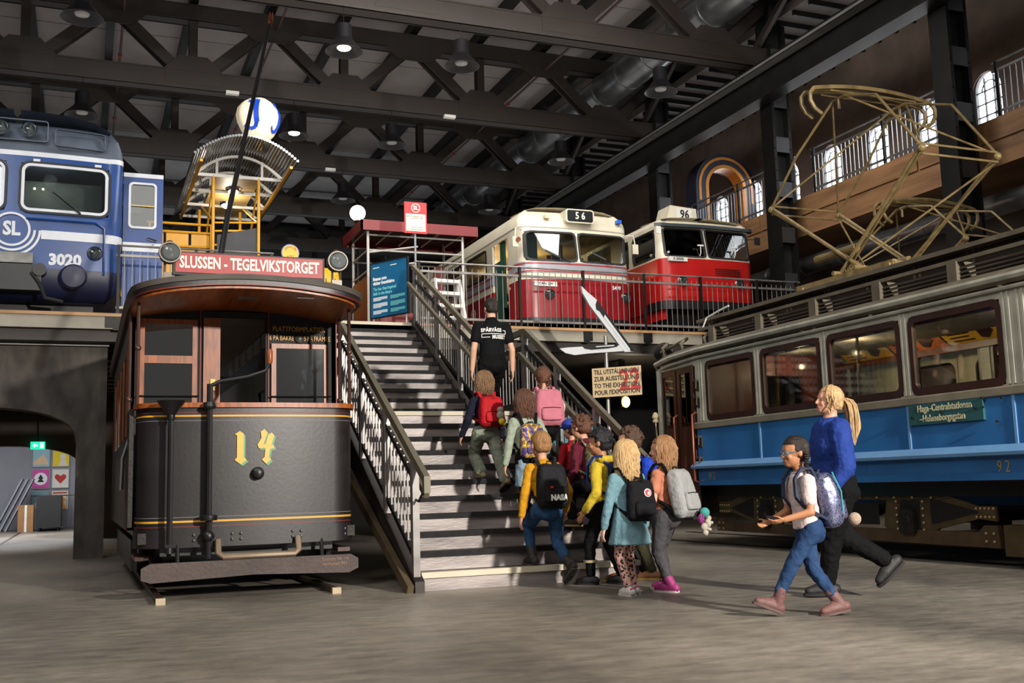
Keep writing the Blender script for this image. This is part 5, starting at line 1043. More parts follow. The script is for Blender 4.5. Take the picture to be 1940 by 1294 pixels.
# blue information panel
p0, p1 = Vector((4.79, 18.5, 0)), Vector((5.24, 17.7, 0)); dv = (p1-p0).normalized(); wd = (p1-p0).length
ip = thing('information_panel', 'tilted blue information panel with white headline at the stair top', 'panel', (0, 0, 0)); fi = axes(p0+Vector((0, 0, 4.0)), dv, (0, 0, 1))
BLU = M('panel_blue', '1a6590', .35, 0, .05)
MB().prism([(0, 0), (wd, 0), (wd, .99), (0, .99)], fi, -.03, 0).build('board', BLU, ip, 0); MB().ring([(-.02, -.02), (wd+.02, -.02), (wd+.02, 1.01), (-.02, 1.01)], [(0, 0), (wd, 0), (wd, .99), (0, .99)], fi, -.035, .01).build('frame', BLACK, ip, 0)
WTX = M('panel_white', 'f2f5f6', .5, var=.02); TTX = M('panel_turquoise', '7fe0e0', .5, var=.02)
text('headline', 'Bussen som\nväcker framtidstro', .085, WTX, ip, fi(.06, .66, .003), dv, align='LEFT', sx=.85, ext=.001, bold=.004); text('headline', 'The bus that inspired\nfaith in the future', .085, TTX, ip, fi(.06, .47, .003), dv, align='LEFT', sx=.8, ext=.001, bold=.001)
for col, u0, m_ in ((0, .06, WTX), (1, .5, TTX)):
    for par, (v, n) in enumerate(((.36, 5), (.25, 6), (.12, 5))):
        for q in range(n-1):
            ln = .36 if q < n-2 else .2; MB().prism([(u0, v-.017*q-.011), (u0+ln, v-.017*q-.011), (u0+ln, v-.017*q), (u0, v-.017*q)], fi, .001, .003).build('text_line', m_, ip, 0)
for u0 in (.06, .5): MB().prism([(u0, .9), (u0+.16, .9), (u0+.16, .915), (u0, .915)], fi, .001, .003).build('text_line', WTX, ip, 0)
for u0 in (0.05, wd-.05): q = fi(u0, -.26, -.02); MB().tube([(q.x, q.y, DZ), (q.x, q.y, 4.95)], .018).build('leg', SWH, ip)
# round yellow plate sign
yd = thing('round_sign', 'round yellow enamel sign with a blue rim behind the tram roof', 'sign', (3.42, 19, DZ)); MB().tube([(0, .03, 0), (0, .03, 1.5)], .02).build('pole', SWH, yd)
MB().prism(circ(0, 1.5, .165, 28), lambda u, v, w: (u, -w, v), -.01, .01).build('plate', M('enamel_blue', '2a56a8', .3), yd, 0); MB().prism(circ(0, 1.5, .15, 28), lambda u, v, w: (u, -w, v), .01, .014).build('face', M('enamel_yellow', 'e8a923', .35), yd, 0)
for i, ch in enumerate('GÄRNSJÖN'): a = math.radians(150-120*i/7); text('sign_letter', ch, .05, BLACK, yd, (.11*math.cos(a), -.016, 1.5+.11*math.sin(a)), (math.sin(a), 0, -math.cos(a)), (math.cos(a), 0, math.sin(a)), ext=.001)
text('sign_letter', 'HTG', .06, BLACK, yd, (0, -.016, 1.43), ext=.001)
# yellow ring bollard and yellow cabinet glimpsed behind
rg = thing('yellow_ring_stand', 'yellow ring on a stand behind the railing by the train', 'stand', (.66, 19.0, DZ)); MB().tube([(.13*math.cos(2*PI*k/20), 0, .62+.13*math.sin(2*PI*k/20)) for k in range(21)], .022, 6).build('ring', YLW, rg); MB().tube([(0, 0, 0), (0, 0, .5)], .02).build('post', YLW, rg)
yc = thing('yellow_lantern', 'yellow glowing lantern cabinet left of the red shelter', 'cabinet', (4.75, 22.4, DZ)); MB().loft([[(x*s, y*s, z) for x, y in rr(0, 0, .7, .5, .1)] for z, s in ((.8, 1), (1.6, 1), (1.85, .85), (1.95, .5))]).build('body', M('lantern_yellow', 'd9a520', .4, emit=.5, emitc='e0a520'), yc); box('stand', BLACK, yc, -.25, .25, -.15, .15, 0, .8); 
for x in (-.2, 0, .2): box('rib', BLACK, yc, x-.01, x+.01, -.26, -.25, .8, 1.7)
# arrow and direction board on one pole
ar = thing('arrow_sign', 'large white and black angled arrow on a pole', 'sign', (7.86, 15.2, 0)); fa = axes((0, 0, 0), (1, 0, 0), (0, 0, 1)); AW = M('arrow_white', 'd3d6da', .45, 0, .04); AB = M('arrow_black', '0d1016', .4)
big = [(-.44, 4.1), (-.33, 4.0), (-.17, 3.88), (-.08, 3.76), (.48, 3.05), (.3, 3.04), (-.3, 3.78), (-.42, 3.98)]
sm = [(-.86, 3.07), (-.72, 3.09), (-.46, 3.11), (.25, 3.17), (.34, 3.06), (-.36, 3.0), (-.6, 2.97), (-.76, 3.0)]
MB().prism(big, fa, -.03, .02).build('long_blade', AW, ar, 0); MB().prism(sm, fa, -.02, .01).build('short_blade', AW, ar, 0)
MB().prism([(-.17, 3.88), (-.08, 3.76), (.48, 3.05), (.415, 3.047), (-.02, 3.6), (-.06, 3.59), (-.13, 3.69), (-.19, 3.72), (-.2, 3.8)], fa, .02, .026).build('black_edge', AB, ar, 0); MB().prism([(-.04, 3.64), (.4, 3.08), (.36, 3.07), (-.06, 3.6)], fa, .026, .03).build('white_line', AW, ar, 0)
MB().prism([(-.46, 3.112), (.22, 3.17), (.16, 3.12), (.0, 3.09), (-.3, 3.06), (-.42, 3.075)], fa, .01, .016).build('black_edge', AB, ar, 0); MB().prism([(-.22, 3.12), (.12, 3.15), (.1, 3.13), (-.22, 3.105)], fa, .016, .02).build('white_line', AW, ar, 0)
MB().tube([(0, .06, 0), (0, .06, 3.3)], .032, 10).build('pole', RAILSTEEL, ar); MB().lathe([(.2, 0), (.2, .02), (.06, .04)], (0, .06, 0)).build('base', BLACK, ar)
ds = thing('direction_board', 'cream board reading the way to the exhibition in four languages', 'sign', (0, 0, 0)); p0, p1 = Vector((7.56, 15.2, 2.285)), Vector((8.22, 14.77, 2.305)); dv = (p1-p0).normalized(); wd = (p1-p0).length; fi = axes(p0, dv, (0, 0, 1))
CRB = M('board_cream', 'cdb48a', .6, 0, .06); MB().prism([(0, 0), (wd, 0), (wd, .47), (0, .47)], fi, -.025, 0).build('board', CRB, ds, 0)
text('red_numeral', '22', .46, M('board_red', 'c23634', .6), ds, fi(.6, .24, .001), dv, sx=.75, ext=.0006, bold=.012)
for i, s_ in enumerate(('TILL UTSTÄLLNINGEN', 'ZUR AUSSTELLUNG', 'TO THE EXHIBITION', "POUR l'EXPOSITION")): text('board_lettering', s_, .1, BLACK, ds, fi(.03, .4-.11*i, .004), dv, align='LEFT', sx=(wd-.06)/(.068*len(s_)) if i in (0, 3) else .72, ext=.001, bold=.002)
for o in [o for o in ds.children if o.name.startswith('board_lettering')]:
    xs = [(Vector(v.co)-p0).dot(dv) for v in o.data.vertices]; k = min(1.0, (wd-.06)/(max(xs)-.03))
    k = (wd-.06)/(max(xs)-.03)
    for v in o.data.vertices:
        u = (Vector(v.co)-p0).dot(dv); v.co = Vector(v.co)+dv*((u-.03)*(k-1))
for u in (.2, .28): q = fi(u, 0, -.05); MB().box(q.x-.015, q.x+.015, q.y-.02, q.y+.16, 2.5, 2.56).build('clamp', BLACK, ds, 0)
# under-deck things
ul = thing('wall_lamp', 'glowing wall lamp in the dark space under the deck', 'lamp', (10.7, 19.95, 2.62)); MB().ball((0, 0, 0), .09, .09, .12).build('bulb', M('wall_lamp_glow', 'ffdf90', .4, emit=6, emitc='ffc860'), ul); MB().box(-.06, .06, .08, .14, -.1, .9).build('bracket', BLACK, ul, 0)
light('under_deck_lamp', 'POINT', (10.7, 19.7, 2.55), (0, 0, 0), 25, WARM, .1)
tl = thing('turquoise_cabinet', 'turquoise slatted cabinet glimpsed behind the stair balusters', 'cabinet', (6.25, 13.2, 0)); box('body', M('turquoise_dark', '0f6f7d', .5), tl, -.4, .4, 0, .4, 0, 1.85)
for k in range(9): box('slat', M('turquoise', '1b93a3', .45), tl, -.38+.085*k, -.31+.085*k, -.02, 0, .1, 1.8)
# orange arch exhibit on the gallery
oa = thing('orange_arch', 'tall dark arch with two orange bands on the gallery', 'arch', (15.66, 23.1, 7.0)); NAVY = M('arch_navy', '232536', .6); ORB = M('arch_orange', 'c9812c', .5, 0, .1)
def half(r, n=20, z=1.58): return [(r*math.cos(PI*k/n), z+r*math.sin(PI*k/n)) for k in range(n+1)]
fo = lambda u, v, w: (u, w, v)
def archband(nm, r0, r1, mat, w0, w1, base=0): MB().prism([(r1, base)]+half(r1)+[(-r1, base), (-r0, base)]+half(r0)[::-1]+[(r0, base)], fo, w0, w1).build(nm, mat, oa, 25)
archband('arch_body', .55, .93, NAVY, 0, .5); archband('inner_band', .54, .63, ORB, -.01, .4); archband('outer_band', .77, .84, ORB, -.012, 0, 1.2)
# track spotlights under the gallery ceiling and girder
for i, (x, y, z, l) in enumerate(((14.2, 19.6, 9.9, 'near the column behind the pantograph'), (14.3, 24.5, 9.9, 'left of the orange arch'), (14.3, 24.9, 9.9, 'beside its twin above the orange arch'), (14.2, 15.5, 9.9, 'high at the frame edge'))):
    s_ = thing('track_spotlight', 'small black track spotlight ' + l, 'spotlight', (x, y, z)); MB().lathe([(.05, 0), (.06, .02), (.06, .2), (.03, .22)], (0, 0, -.2), (.2, -.5, 1)).build('can', LAMPB, s_); MB().tube([(.03, -.09, .0), (.03, -.09, 1.0)], .012, 6).build('stem', LAMPB, s_)
# emergency light fittings on truss chords
for i, (x, y, l) in enumerate(((2.9, 23.26, 'left of the globe sign'), (8.0, 23.26, 'above bus 56'), (6.2, 28.3, 'above the red shelter'))):
    tag(box('chord_light', WHITEP, None, x-.14, x+.14, y-.08, y+.04, 9.73, 9.8), 'small white light fitting under a truss chord ' + l, 'light')
# ================================================================ people
def mat3(yaw_=0, pitch_=0, roll_=0): return Euler((pitch_, roll_, yaw_), 'XYZ').to_matrix()
def capsule(mb, p, q, r0, r1, n=12, k=4, sq=None):
    p = Vector(p); q = Vector(q); d = q-p; L = d.length
    if L < 1e-5: d = Vector((0, 0, 1)); L = 1e-5
    d = d/L; a = d.cross(Vector((0, 1, 0)));
    if a.length < .05: a = d.cross(Vector((1, 0, 0)))
    a.normalize(); b = d.cross(a); rings = []
    for i in range(k+1):
        t = PI/2*(1-i/k); rings.append((p-d*r0*math.sin(t), max(r0*math.cos(t), r0*.02)))
    for i in range(k+1):
        t = PI/2*i/k; rings.append((q+d*r1*math.sin(t), max(r1*math.cos(t), r1*.02)))
    mb.loft([[c+(a*math.cos(2*PI*j/n)+b*math.sin(2*PI*j/n))*r for j in range(n)] for c, r in rings])
def ell(mb, c, R, rx, ry, rz, n=16, m=10):
    c = Vector(c); rings = []
    for i in range(m+1):
        t = PI*min(max(i, .05), m-.05)/m; rings.append([c+R @ Vector((rx*math.sin(t)*math.cos(2*PI*j/n), ry*math.sin(t)*math.sin(2*PI*j/n), -rz*math.cos(t))) for j in range(n)])
    mb.loft(rings)
TEX = {}
def fuse(mb, name, mat, parent, vox=.011, smooth=3, fold=0, fsize=.07):
    """fuse overlapping solids into one continuous skin"""
    me = mb.mesh(name+'_raw', None, 0); o = bpy.data.objects.new(name+'_raw', me)
    r = o.modifiers.new('r', 'REMESH'); r.mode = 'VOXEL'; r.voxel_size = vox
    s = o.modifiers.new('s', 'SMOOTH'); s.iterations = smooth; s.factor = .5
    if fold:
        if fsize not in TEX: t = bpy.data.textures.new('folds', 'CLOUDS'); t.noise_scale = fsize; t.noise_depth = 2; TEX[fsize] = t
        d = o.modifiers.new('d', 'DISPLACE'); d.texture = TEX[fsize]; d.strength = fold; d.mid_level = .5
    nm = baked(o); bpy.data.meshes.remove(me); nm.name = name; nm.materials.clear(); nm.materials.append(mat)
    nm.polygons.foreach_set('use_smooth', [True]*len(nm.polygons)); return obj(name, nm, parent)
def ik(a, c, l1, l2, hint):
    a = Vector(a); c = Vector(c); d = c-a; L = min(d.length, (l1+l2)*.999); dn = d.normalized(); c = a+dn*L
    x = (l1*l1-l2*l2+L*L)/(2*L); h = math.sqrt(max(0, l1*l1-x*x)); u = Vector(hint); u = (u-dn*u.dot(dn)).normalized()
    return a+dn*x+u*h, c
SKIN = {k: M('skin_'+k, c, .5, 0, .06, 8, spec=.35) for k, c in dict(fair='d9a88c', pink='d29a80', tan='b07a58', brown='8f5f42').items()}
def fabric(name, c, **k): return M(name, c, k.pop('rough', .85), 0, k.pop('var', .1), k.pop('scale', 14), k.pop('bump', .8), k.pop('bscale', 17), spec=.15, **k)
def hairm(name, c1, c2): return M(name, c1, .5, 0, .2, 22, .4, 120, col2=c2, stretch=(5, 5, .5))
EYE = M('eye_white', 'e8e4de', .25); IRIS = M('iris', '2a1d14', .25); LIP = M('lips', 'a8574d', .5)
def person(label, loc, heading, H, zp, feet, wrists, cl, lean=(0, 0), head=(0, 0), kid=True, girth=1.0, hint=None, group=None, side=0):
    """loc: world x, y; heading in degrees (0 = +Y, positive turns left); zp pelvis height; feet: L, R = (x, y, z, pitch);
    wrists: L, R = local (x, y, z)"""
    t = thing('person', label, 'person', (loc[0], loc[1], 0), math.radians(heading), group); R0 = Matrix.Identity(3)
    hh = H*(.178 if kid else .138); tl = H*.30; sw = H*(.112 if kid else .118)*max(1, girth*.85); leg1 = H*.235; leg2 = H*.225; ah = .05*H
    pel = Vector((side, 0, zp)); chest = pel+Vector((lean[0], lean[1], 0))+Vector((0, 0, tl)); neck = chest+Vector((lean[0]*.2, lean[1]*.25, H*.035)); 
    HR = mat3(math.radians(head[0]), math.radians(head[1])); hc = neck+Vector((0, lean[1]*.2, 0))+HR @ Vector((0, .012, hh*.56))
    sh = [chest+Vector((s*sw, 0, -.0)) for s in (-1, 1)]; hips = [pel+Vector((s*H*.055*girth, 0, -.0)) for s in (-1, 1)]
    # ---- legs, trousers, shoes
    tm = MB(); sk = MB(); G = girth
    lw = cl.get('leg', 1.0)
    ell(tm, pel+Vector((0, -.01*G, .03*H)), R0, H*.098*G, H*.075*G, H*.085); 
    ell(tm, pel+Vector((0, -.03*G, -.02*H)), R0, H*.095*G, H*.075*G, H*.065)
    knees = []
    for i, s in enumerate((-1, 1)):
        x, y, z, p = feet[i]; ank = Vector((x, y, z+ah))
        if p < 0: ank = Vector((x, y, z+ah+.055*H*math.sin(-math.radians(p))*2))
        kn, ank = ik(hips[i], ank, leg1, leg2, hint[i] if hint else (0, 1, 0)); knees.append((kn, ank))
        top = cl.get('shorts', 0)
        capsule(tm, hips[i]+Vector((0, 0, .0)), kn, H*.06*G*lw, H*.042*lw*(G**.5)); end = ank+(kn-ank)*(.1 if not cl.get('cuff') else cl['cuff'])
        capsule(tm, kn, end, H*.042*lw*(G**.5), H*.034*lw*cl.get('hem', 1))
        # shoe
        sm = MB(); so = MB(); Rf = mat3(math.radians(cl.get('toe', 0))*s*-1, math.radians(p)); fl = H*.165*cl.get('shoe', 1); w = fl*.215
        base = ank-Rf @ Vector((0, 0, ah*.98)) if p <= 0 else ank-Rf @ Vector((0, 0, ah*.98))
        f = lambda a, b, c: base+Rf @ Vector((a, b, c))
        capsule(sm, f(0, -fl*.2, w*.75), f(0, fl*.28, w*.72), w*.78, w*.86); capsule(sm, f(0, fl*.28, w*.7), f(0, fl*.55, w*.55), w*.86, w*.62); capsule(sm, f(0, -fl*.14, w*.8), f(0, fl*.05, w*1.5), w*.72, w*.62)
        if cl.get('boot'): capsule(sm, f(0, -fl*.08, w*.9), ank+(kn-ank)*cl['boot'], w*.82, w*.92)
        shoe = fuse(sm, 'shoe', cl['shoem'], t, .008, 2)
        out = [(-.8, -.98), (.8, -.98), (1.0, -.2), (.95, .4), (1.1, 1.3), (.9, 2.2), (.4, 2.75), (-.4, 2.75), (-.9, 2.2), (-1.1, 1.3), (-.95, .4), (-1.0, -.2)]
        so.prism([(a*w*.92, (b*.265-.02)*fl) for a, b in out], lambda u, v, q: f(u, v, q), -.004, w*.3).build('sole', cl.get('sole', RUBBER), shoe)
        if cl.get('shoe2'): MB().prism([(-w*.5, -.3*fl), (w*.5, -.3*fl), (w*.45, -.24*fl), (-w*.45, -.24*fl)], f, w*.8, w*1.5).build('heel_tab', cl['shoe2'], shoe)
    trousers = fuse(tm, 'trousers', cl['legm'], t, .011, 3, .017 if not cl.get('smooth') else .008, .045)
    if cl.get('band'): 
        kn, ank = knees[0]; c = ank+(kn-ank)*.45; MB().lathe([(H*.045, -.012), (H*.047, .012)], c, (kn-ank), 16).build('reflective_band', cl['band'], trousers)
    # ---- torso garment
    gm = MB(); puff = cl.get('puff', 1.0)
    low = cl.get('low', -.03)*H
    def tor(fr): return pel+(chest-pel)*fr
    prof = [(low/tl, .098, .078), (.15, .096, .074), (.45, .092, .07), (.75, .1, .072), (.92, .092, .066), (1.02, .06, .055), (1.1, .036, .038)]
    if cl.get('flare'): prof[0] = (low/tl, .098*cl['flare'], .085*cl['flare'])
    rings = []
    for fr, a, b in prof:
        c = tor(fr) if fr <= 1 else chest+(neck-chest)*min(1, (fr-1)*8); rings.append([c+Vector((a*H*G*math.cos(2*PI*j/20)*(1 if fr < .9 else 1), b*H*G*math.sin(2*PI*j/20)*1.0, 0)) for j in range(20)])
    gm.loft(rings)
    if cl.get('bust'): ell(gm, tor(.64)+Vector((0, H*.034*G, 0)), R0, H*.095*G, H*.046*G, H*.1)
    sl = cl.get('sleeve', 1.0); la, lf = H*.175, H*.15; arms = []
    for i, s in enumerate((-1, 1)):
        el, wr = ik(sh[i]+Vector((0, 0, -.03*H)), Vector(wrists[i]), la, lf, (s*.35, -1, -.15) if not cl.get('elbow') else cl['elbow'][i]); S0 = sh[i]+Vector((-s*.012*H, 0, -.028*H)); arms.append((S0, el, wr))
        ur = H*.036*puff*(G**.4)
        if sl >= 1: capsule(gm, S0, el, ur*1.12, ur*.95); e2 = el+(wr-el)*min(1, sl-1+.0 if sl > 1 else .93); capsule(gm, el, el+(wr-el)*(.93 if sl == 1 else sl-1), ur*.95, ur*.72 if not cl.get('cuffed') else ur*.6)
        else: capsule(gm, S0, S0+(el-S0)*sl, ur*1.12, ur*1.1)
        capsule(sk, chest+Vector((0, 0, -.04*H)), S0, H*.035, H*.028); capsule(sk, S0, el, H*.026*(G**.5), H*.023*(G**.5)); capsule(sk, el, wr, H*.024*(G**.5), H*.0175)
        # hand
        d = (wr-el).normalized(); spread = Vector((0, 1, 0))-d*d.y
        if spread.length < .3: spread = Vector((0, 0, 1))-d*d.z
        spread.normalize(); n_ = d.cross(spread)*(1 if s < 0 else -1)
        if n_.x*s > 0: n_ = -n_
        hl = H*.095; HRm = Matrix((spread, n_, d)).transposed()
        ell(sk, wr+d*hl*.28, HRm, hl*.2, hl*.11, hl*.34, 12, 8)
        for k, (o_, ln) in enumerate(((.16, .42), (.055, .48), (-.05, .45), (-.15, .36))):
            b0 = wr+d*hl*.5+spread*hl*o_; b1 = b0+d*hl*ln*.5+n_*hl*.05+spread*hl*o_*.12; b2 = b1+d*hl*ln*.42+n_*hl*.17; capsule(sk, b0, b1, hl*.058, hl*.053, 7, 2); capsule(sk, b1, b2, hl*.053, hl*.045, 7, 2)
        b0 = wr+d*hl*.15+spread*hl*.17; b1 = b0+d*hl*.2+spread*hl*.16+n_*hl*.08; b2 = b1+d*hl*.2+spread*hl*.04+n_*hl*.08; capsule(sk, b0, b1, hl*.075, hl*.062, 7, 2); capsule(sk, b1, b2, hl*.062, hl*.048, 7, 2)
    top = fuse(gm, cl.get('topname', 'shirt'), cl['topm'], t, .011, 3, .016, .045)
    if cl.get('hood'):
        hm = MB(); 
        for k in range(14):
            a = PI*(.05+.9*k/13)+PI; a2 = PI*(.05+.9*(k+1)/13)+PI; c0 = neck+Vector((0, -.02, -.015)); capsule(hm, c0+Vector((math.cos(a)*H*.062, math.sin(a)*H*.058, .0)), c0+Vector((math.cos(a2)*H*.062, math.sin(a2)*H*.058, 0)), H*.027, H*.027, 8, 3)
        fuse(hm, 'hood', cl['topm'], t, .01, 3, .008)
    else:
        col_ = [neck+Vector((math.cos(2*PI*k/16)*H*.037, math.sin(2*PI*k/16)*H*.036+.004, -.012-.008*math.sin(2*PI*k/16))) for k in range(17)]; MB().tube(col_, H*.007, 6).build('collar', cl.get('collarm', cl['topm']), t)
    # ---- body: head, neck, arms in one skin
    ell(sk, tor(.8), R0, H*.07, H*.045, H*.06, 14, 8)
    capsule(sk, chest+Vector((0, 0, -.03)), hc-HR @ Vector((0, .012, hh*.3)), H*.034 if kid else H*.036, H*.031)
    hp = lambda x, y, z: hc+HR @ Vector((x*hh, y*hh, z*hh))
    ell(sk, hp(0, -.04, .1), HR, hh*.355, hh*.42, hh*.4, 20, 14); ell(sk, hp(0, .09, -.16), HR, hh*.27, hh*.3, hh*.32, 18, 12); ell(sk, hp(0, .25, -.34), HR, hh*.13, hh*.13, hh*.11); ell(sk, hp(0, .3, .1), HR, hh*.2, hh*.09, hh*.14)
    capsule(sk, hp(0, .36, .06), hp(0, .44, -.1), hh*.035, hh*.055, 10); ell(sk, hp(0, .37, -.25), HR, hh*.1, hh*.045, hh*.05, 12, 8)
    for s in (-1, 1): ell(sk, hp(s*.15, .28, -.12), HR, hh*.1, hh*.09, hh*.1); ell(sk, hp(s*.36, -.02, -.03), HR @ mat3(s*.35), hh*.035, hh*.085, hh*.13, 10, 8)
    fuse(sk, 'body', cl['skin'], t, .0065 if kid else .0075, 2)
    for s in (-1, 1): e = MB(); ell(e, hp(s*.15, .315, .0), HR, hh*.05, hh*.04, hh*.032, 10, 6); eo = e.build('eye', EYE, t); q = MB(); ell(q, hp(s*.15, .34, .0), HR, hh*.032, hh*.018, hh*.031, 8, 6); q.build('iris', IRIS, eo)
    lp = MB(); ell(lp, hp(0, .405, -.245), HR, hh*.085, hh*.018, hh*.022, 10, 6); lp.build('lips', LIP, t)
    # ---- hair
    hr = cl['hair']; hm_ = cl['hairm']; cap = MB(); 
    ell(cap, hp(0, -.075, .13), HR, hh*.4, hh*.45, hh*.43, 20, 14); ell(cap, hp(0, -.2, -.06), HR, hh*.34, hh*.3, hh*.33, 16, 10)
    if hr in ('curly', 'short', 'tousled'):
        n = {'curly': 80, 'short': 0, 'tousled': 46}[hr]
        for k in range(n):
            a = rnd.uniform(0, 2*PI); b = rnd.uniform(-.35, 1.35); x, y, z = math.cos(a)*math.cos(b)*.4, math.sin(a)*math.cos(b)*.44-.075, math.sin(b)*.43+.13
            if y > .15 and z < .28: continue
            r_ = hh*rnd.uniform(.05, .09); capsule(cap, hp(x, y, z), hp(x*1.12+rnd.uniform(-.05, .05), y*1.12-.0, z*1.08+rnd.uniform(-.05, .03)), r_, r_*.6, 7, 2)
    hair = fuse(cap, 'hair', hm_, t, .008, 1 if hr == 'curly' else 3, .012, .02)
    # trim hair off the face: push vertices that sit in front of the hairline back into the skull
    inv = HR.inverted()
    for v in hair.data.vertices:
        p = inv @ (v.co-hc)/hh; front = p.y > .12 and p.z < .27; sid = p.y > .02 and p.z < .0; neckl = p.z < -.3
        if front or sid or neckl: v.co = hc+HR @ (Vector((p.x*.72, min(p.y, .22)*.72, p.z if not neckl else -.3))*hh)
    def strands(n, length, spreadf=.42, a0=200, a1=340, rad=.0085, wave=.012, fr=0, zt=.3):
        m = MB()
        for k in range(n):
            a = math.radians(a0+(a1-a0)*(k+rnd.random())/n); ca, sa = math.cos(a), math.sin(a); P = []; ln = length*rnd.uniform(.82, 1.05); ph = rnd.uniform(0, 6)
            for b in (1.25, .85, .45, .1): P.append(hp(ca*math.cos(b)*.43, sa*math.cos(b)*.47-.075, math.sin(b)*.45+.13))
            st0 = P[-1]
            for q in range(1, 7):
                f = q/6; w_ = wave*math.sin(ph+f*9); out_ = (Vector((ca, sa*.9, 0)))*hh*(.03+fr*f); P.append(st0+Vector((0, 0, -ln*f))+out_*f+Vector((ca*w_-sa*w_, sa*w_, 0))-Vector((ca, sa, 0))*hh*.1*f*f)
            P[1:] = P[1:]; m.tube(P, [rad*.5, rad, rad, rad]+[rad*(1-.75*q/6) for q in range(1, 7)], 5)
        m.build('hair_strand', hm_, t)['kind'] = 'stuff'
    if hr == 'long': strands(int(cl.get('ns', 90)*1.7), cl.get('hl', .3), a0=165, a1=375)
    if hr == 'ponytail':
        m = MB(); root = hp(0, -.5, .12)
        for k in range(110):
            ph = rnd.uniform(0, 6.3); rr_ = rnd.uniform(0, 1)**.5; P = []
            for q in range(9):
                f = q/8; w_ = rr_*(.035+.05*math.sin(PI*min(1, f*1.1)))*(1-.35*f); P.append(root+HR @ Vector((math.cos(ph)*w_+.016*math.sin(f*9+ph), -.16*math.sin(min(1, f*1.6)*PI/2)*.6+math.sin(ph)*w_*.8, .04*math.sin(PI*min(f*2.2, 1))-.36*f*rnd.uniform(.95, 1.02))))
            m.tube(P, [.006]+[.0085*(1-.6*q/8) for q in range(1, 9)], 5)
        m.build('ponytail', hm_, t)['kind'] = 'stuff'; MB().lathe([(.03, -.012), (.035, 0), (.03, .012)], root, HR @ Vector((0, -1, .3)), 12).build('hair_tie', BLACK, t); strands(9, .16, a0=5, a1=45, rad=.006); strands(9, .16, a0=135, a1=175, rad=.006)
    if hr in ('braids', 'plaits'):
        L_ = cl.get('hl', .28)
        for s in (-1, 1):
            m = MB()
            for q in range(13):
                f = q/12; z_ = -L_*f; ox = s*(.36+.1*f)*hh; oy = (-.2+.05*f)*hh if hr == 'braids' else (-.42+.12*f)*hh; wd_ = .022*(1-.5*f)
                ell(m, hc+HR @ Vector((ox*(1 if hr == 'braids' else .45)+(.007 if q % 2 else -.007), oy, -.05*hh+z_)), HR, wd_, wd_*.9, L_/17, 8, 6)
            m.build('braid', hm_, t)
    return dict(top=top, t=t, neck=neck, chest=chest, sh=sh, pel=pel, H=H, hc=hc, HR=HR, hh=hh, G=girth, arms=arms)
def backpack(P, label, mat, w, d, h, top=.0, tilt=8, pocket=None, strap=None, name='backpack', off=None, lean=None, roundness=.35):
    """pack on a person's back; parts: body, pocket, strap, handle"""
    t = thing(name, label, 'backpack', P['t'].location, P['t'].rotation_euler.z); H, ch = P['H'], P['chest']; strap = strap or mat
    c = Vector((ch.x, ch.y-H*.066*P['G']-d/2-.008, ch.z+top-h/2)) + Vector(off or (0, 0, 0)); T = mat3(0, math.radians(-tilt)); f = lambda x, y, z: c+T @ Vector((x, y, z))
    m = MB(); rings = []; skins = []
    for k in range(13):
        v = -1+2*k/12; s = (1-abs(v)**4.5)**.45*.12+.88 if abs(v) < 1 else .8; s2 = (1-abs(v)**3)**.5*.45+.55 if abs(v) < 1 else .45; tp = 1-.16*max(0, v)
        rings.append([f(x*s*tp, y*s2-(1-s2)*-d*.1, v*h/2) for x, y in rr(0, 0, w, d, min(w, d)*roundness, 5)])
    m.loft(rings); b = fuse(m, 'pack_body', mat, t, .01, 3, .012, .08); skins.append(b.data)
    if pocket:
        m = MB(); pw, ph, pz = w*.74, h*.36, -h*.2
        m.loft([[f(x*s, -d/2-.0+y*s, pz+v*ph/2) for x, y in rr(0, 0, pw, d*.42, .03, 4)] for v, s in ((-1, .8), (-.8, .97), (0, 1), (.8, .96), (1, .8))]); skins.append(fuse(m, 'pocket', pocket, t, .01, 2, .006).data)
        MB().tube([f(-pw*.42, -d/2-d*.2, pz+ph*.42), f(0, -d/2-d*.215, pz+ph*.45), f(pw*.42, -d/2-d*.2, pz+ph*.42)], .004, 5).build('zip', BLACK, t)
    MB().tube([f(-w*.42, -d*.28, h*.2), f(-w*.36, -d*.34, h*.36), f(0, -d*.36, h*.42), f(w*.36, -d*.34, h*.36), f(w*.42, -d*.28, h*.2)], .005, 5).build('zip', BLACK, t)
    MB().tube([f(-.03, d*.2, h*.48), f(-.03, d*.1, h*.56), f(.03, d*.1, h*.56), f(.03, d*.2, h*.48)], .007, 6).build('handle', strap, t)
    for i, s in enumerate((-1, 1)):
        S = P['sh'][i]; x = ch.x+s*H*.075; zt = S.z+H*.045; G = P['G']
        pts = [f(s*w*.25, d*.4, h*.42), Vector((x, ch.y-H*.03, zt)), Vector((x, ch.y+H*.03, zt-.004)), Vector((x*1.02, ch.y+H*.072*G, zt-H*.06)), Vector((x*1.12, ch.y+H*.074*G, zt-H*.16)), Vector((x*1.32, ch.y+H*.03, zt-H*.22)), f(s*w*.42, d*.35, -h*.32)]
        sm = MB(); 
        for p, q in zip(pts, pts[1:]): sm.bar(p, q, .035, .014, (s*.3, 0, 1) if abs((q-p).z) < abs((q-p).y) else (0, 1, .2))
        sm.build('strap', strap, t, 0)
    return dict(t=t, f=f, d=d, w=w, h=h, c=c, skins=skins)
DENIM = fabric('denim', '35557f', col2='27415f'); DENIML = fabric('pale_denim', '8fa3b0', col2='75899a'); KHAKI = fabric('faded_sage', '8f9483', col2='74786a'); BLK = fabric('black_cloth', '0f0e10', var=.15); CHAR = fabric('charcoal_jeans', '48464a')
SB = lambda c, n: M('shoe_'+n, c, .6, 0, .1, 20, .2, 80)
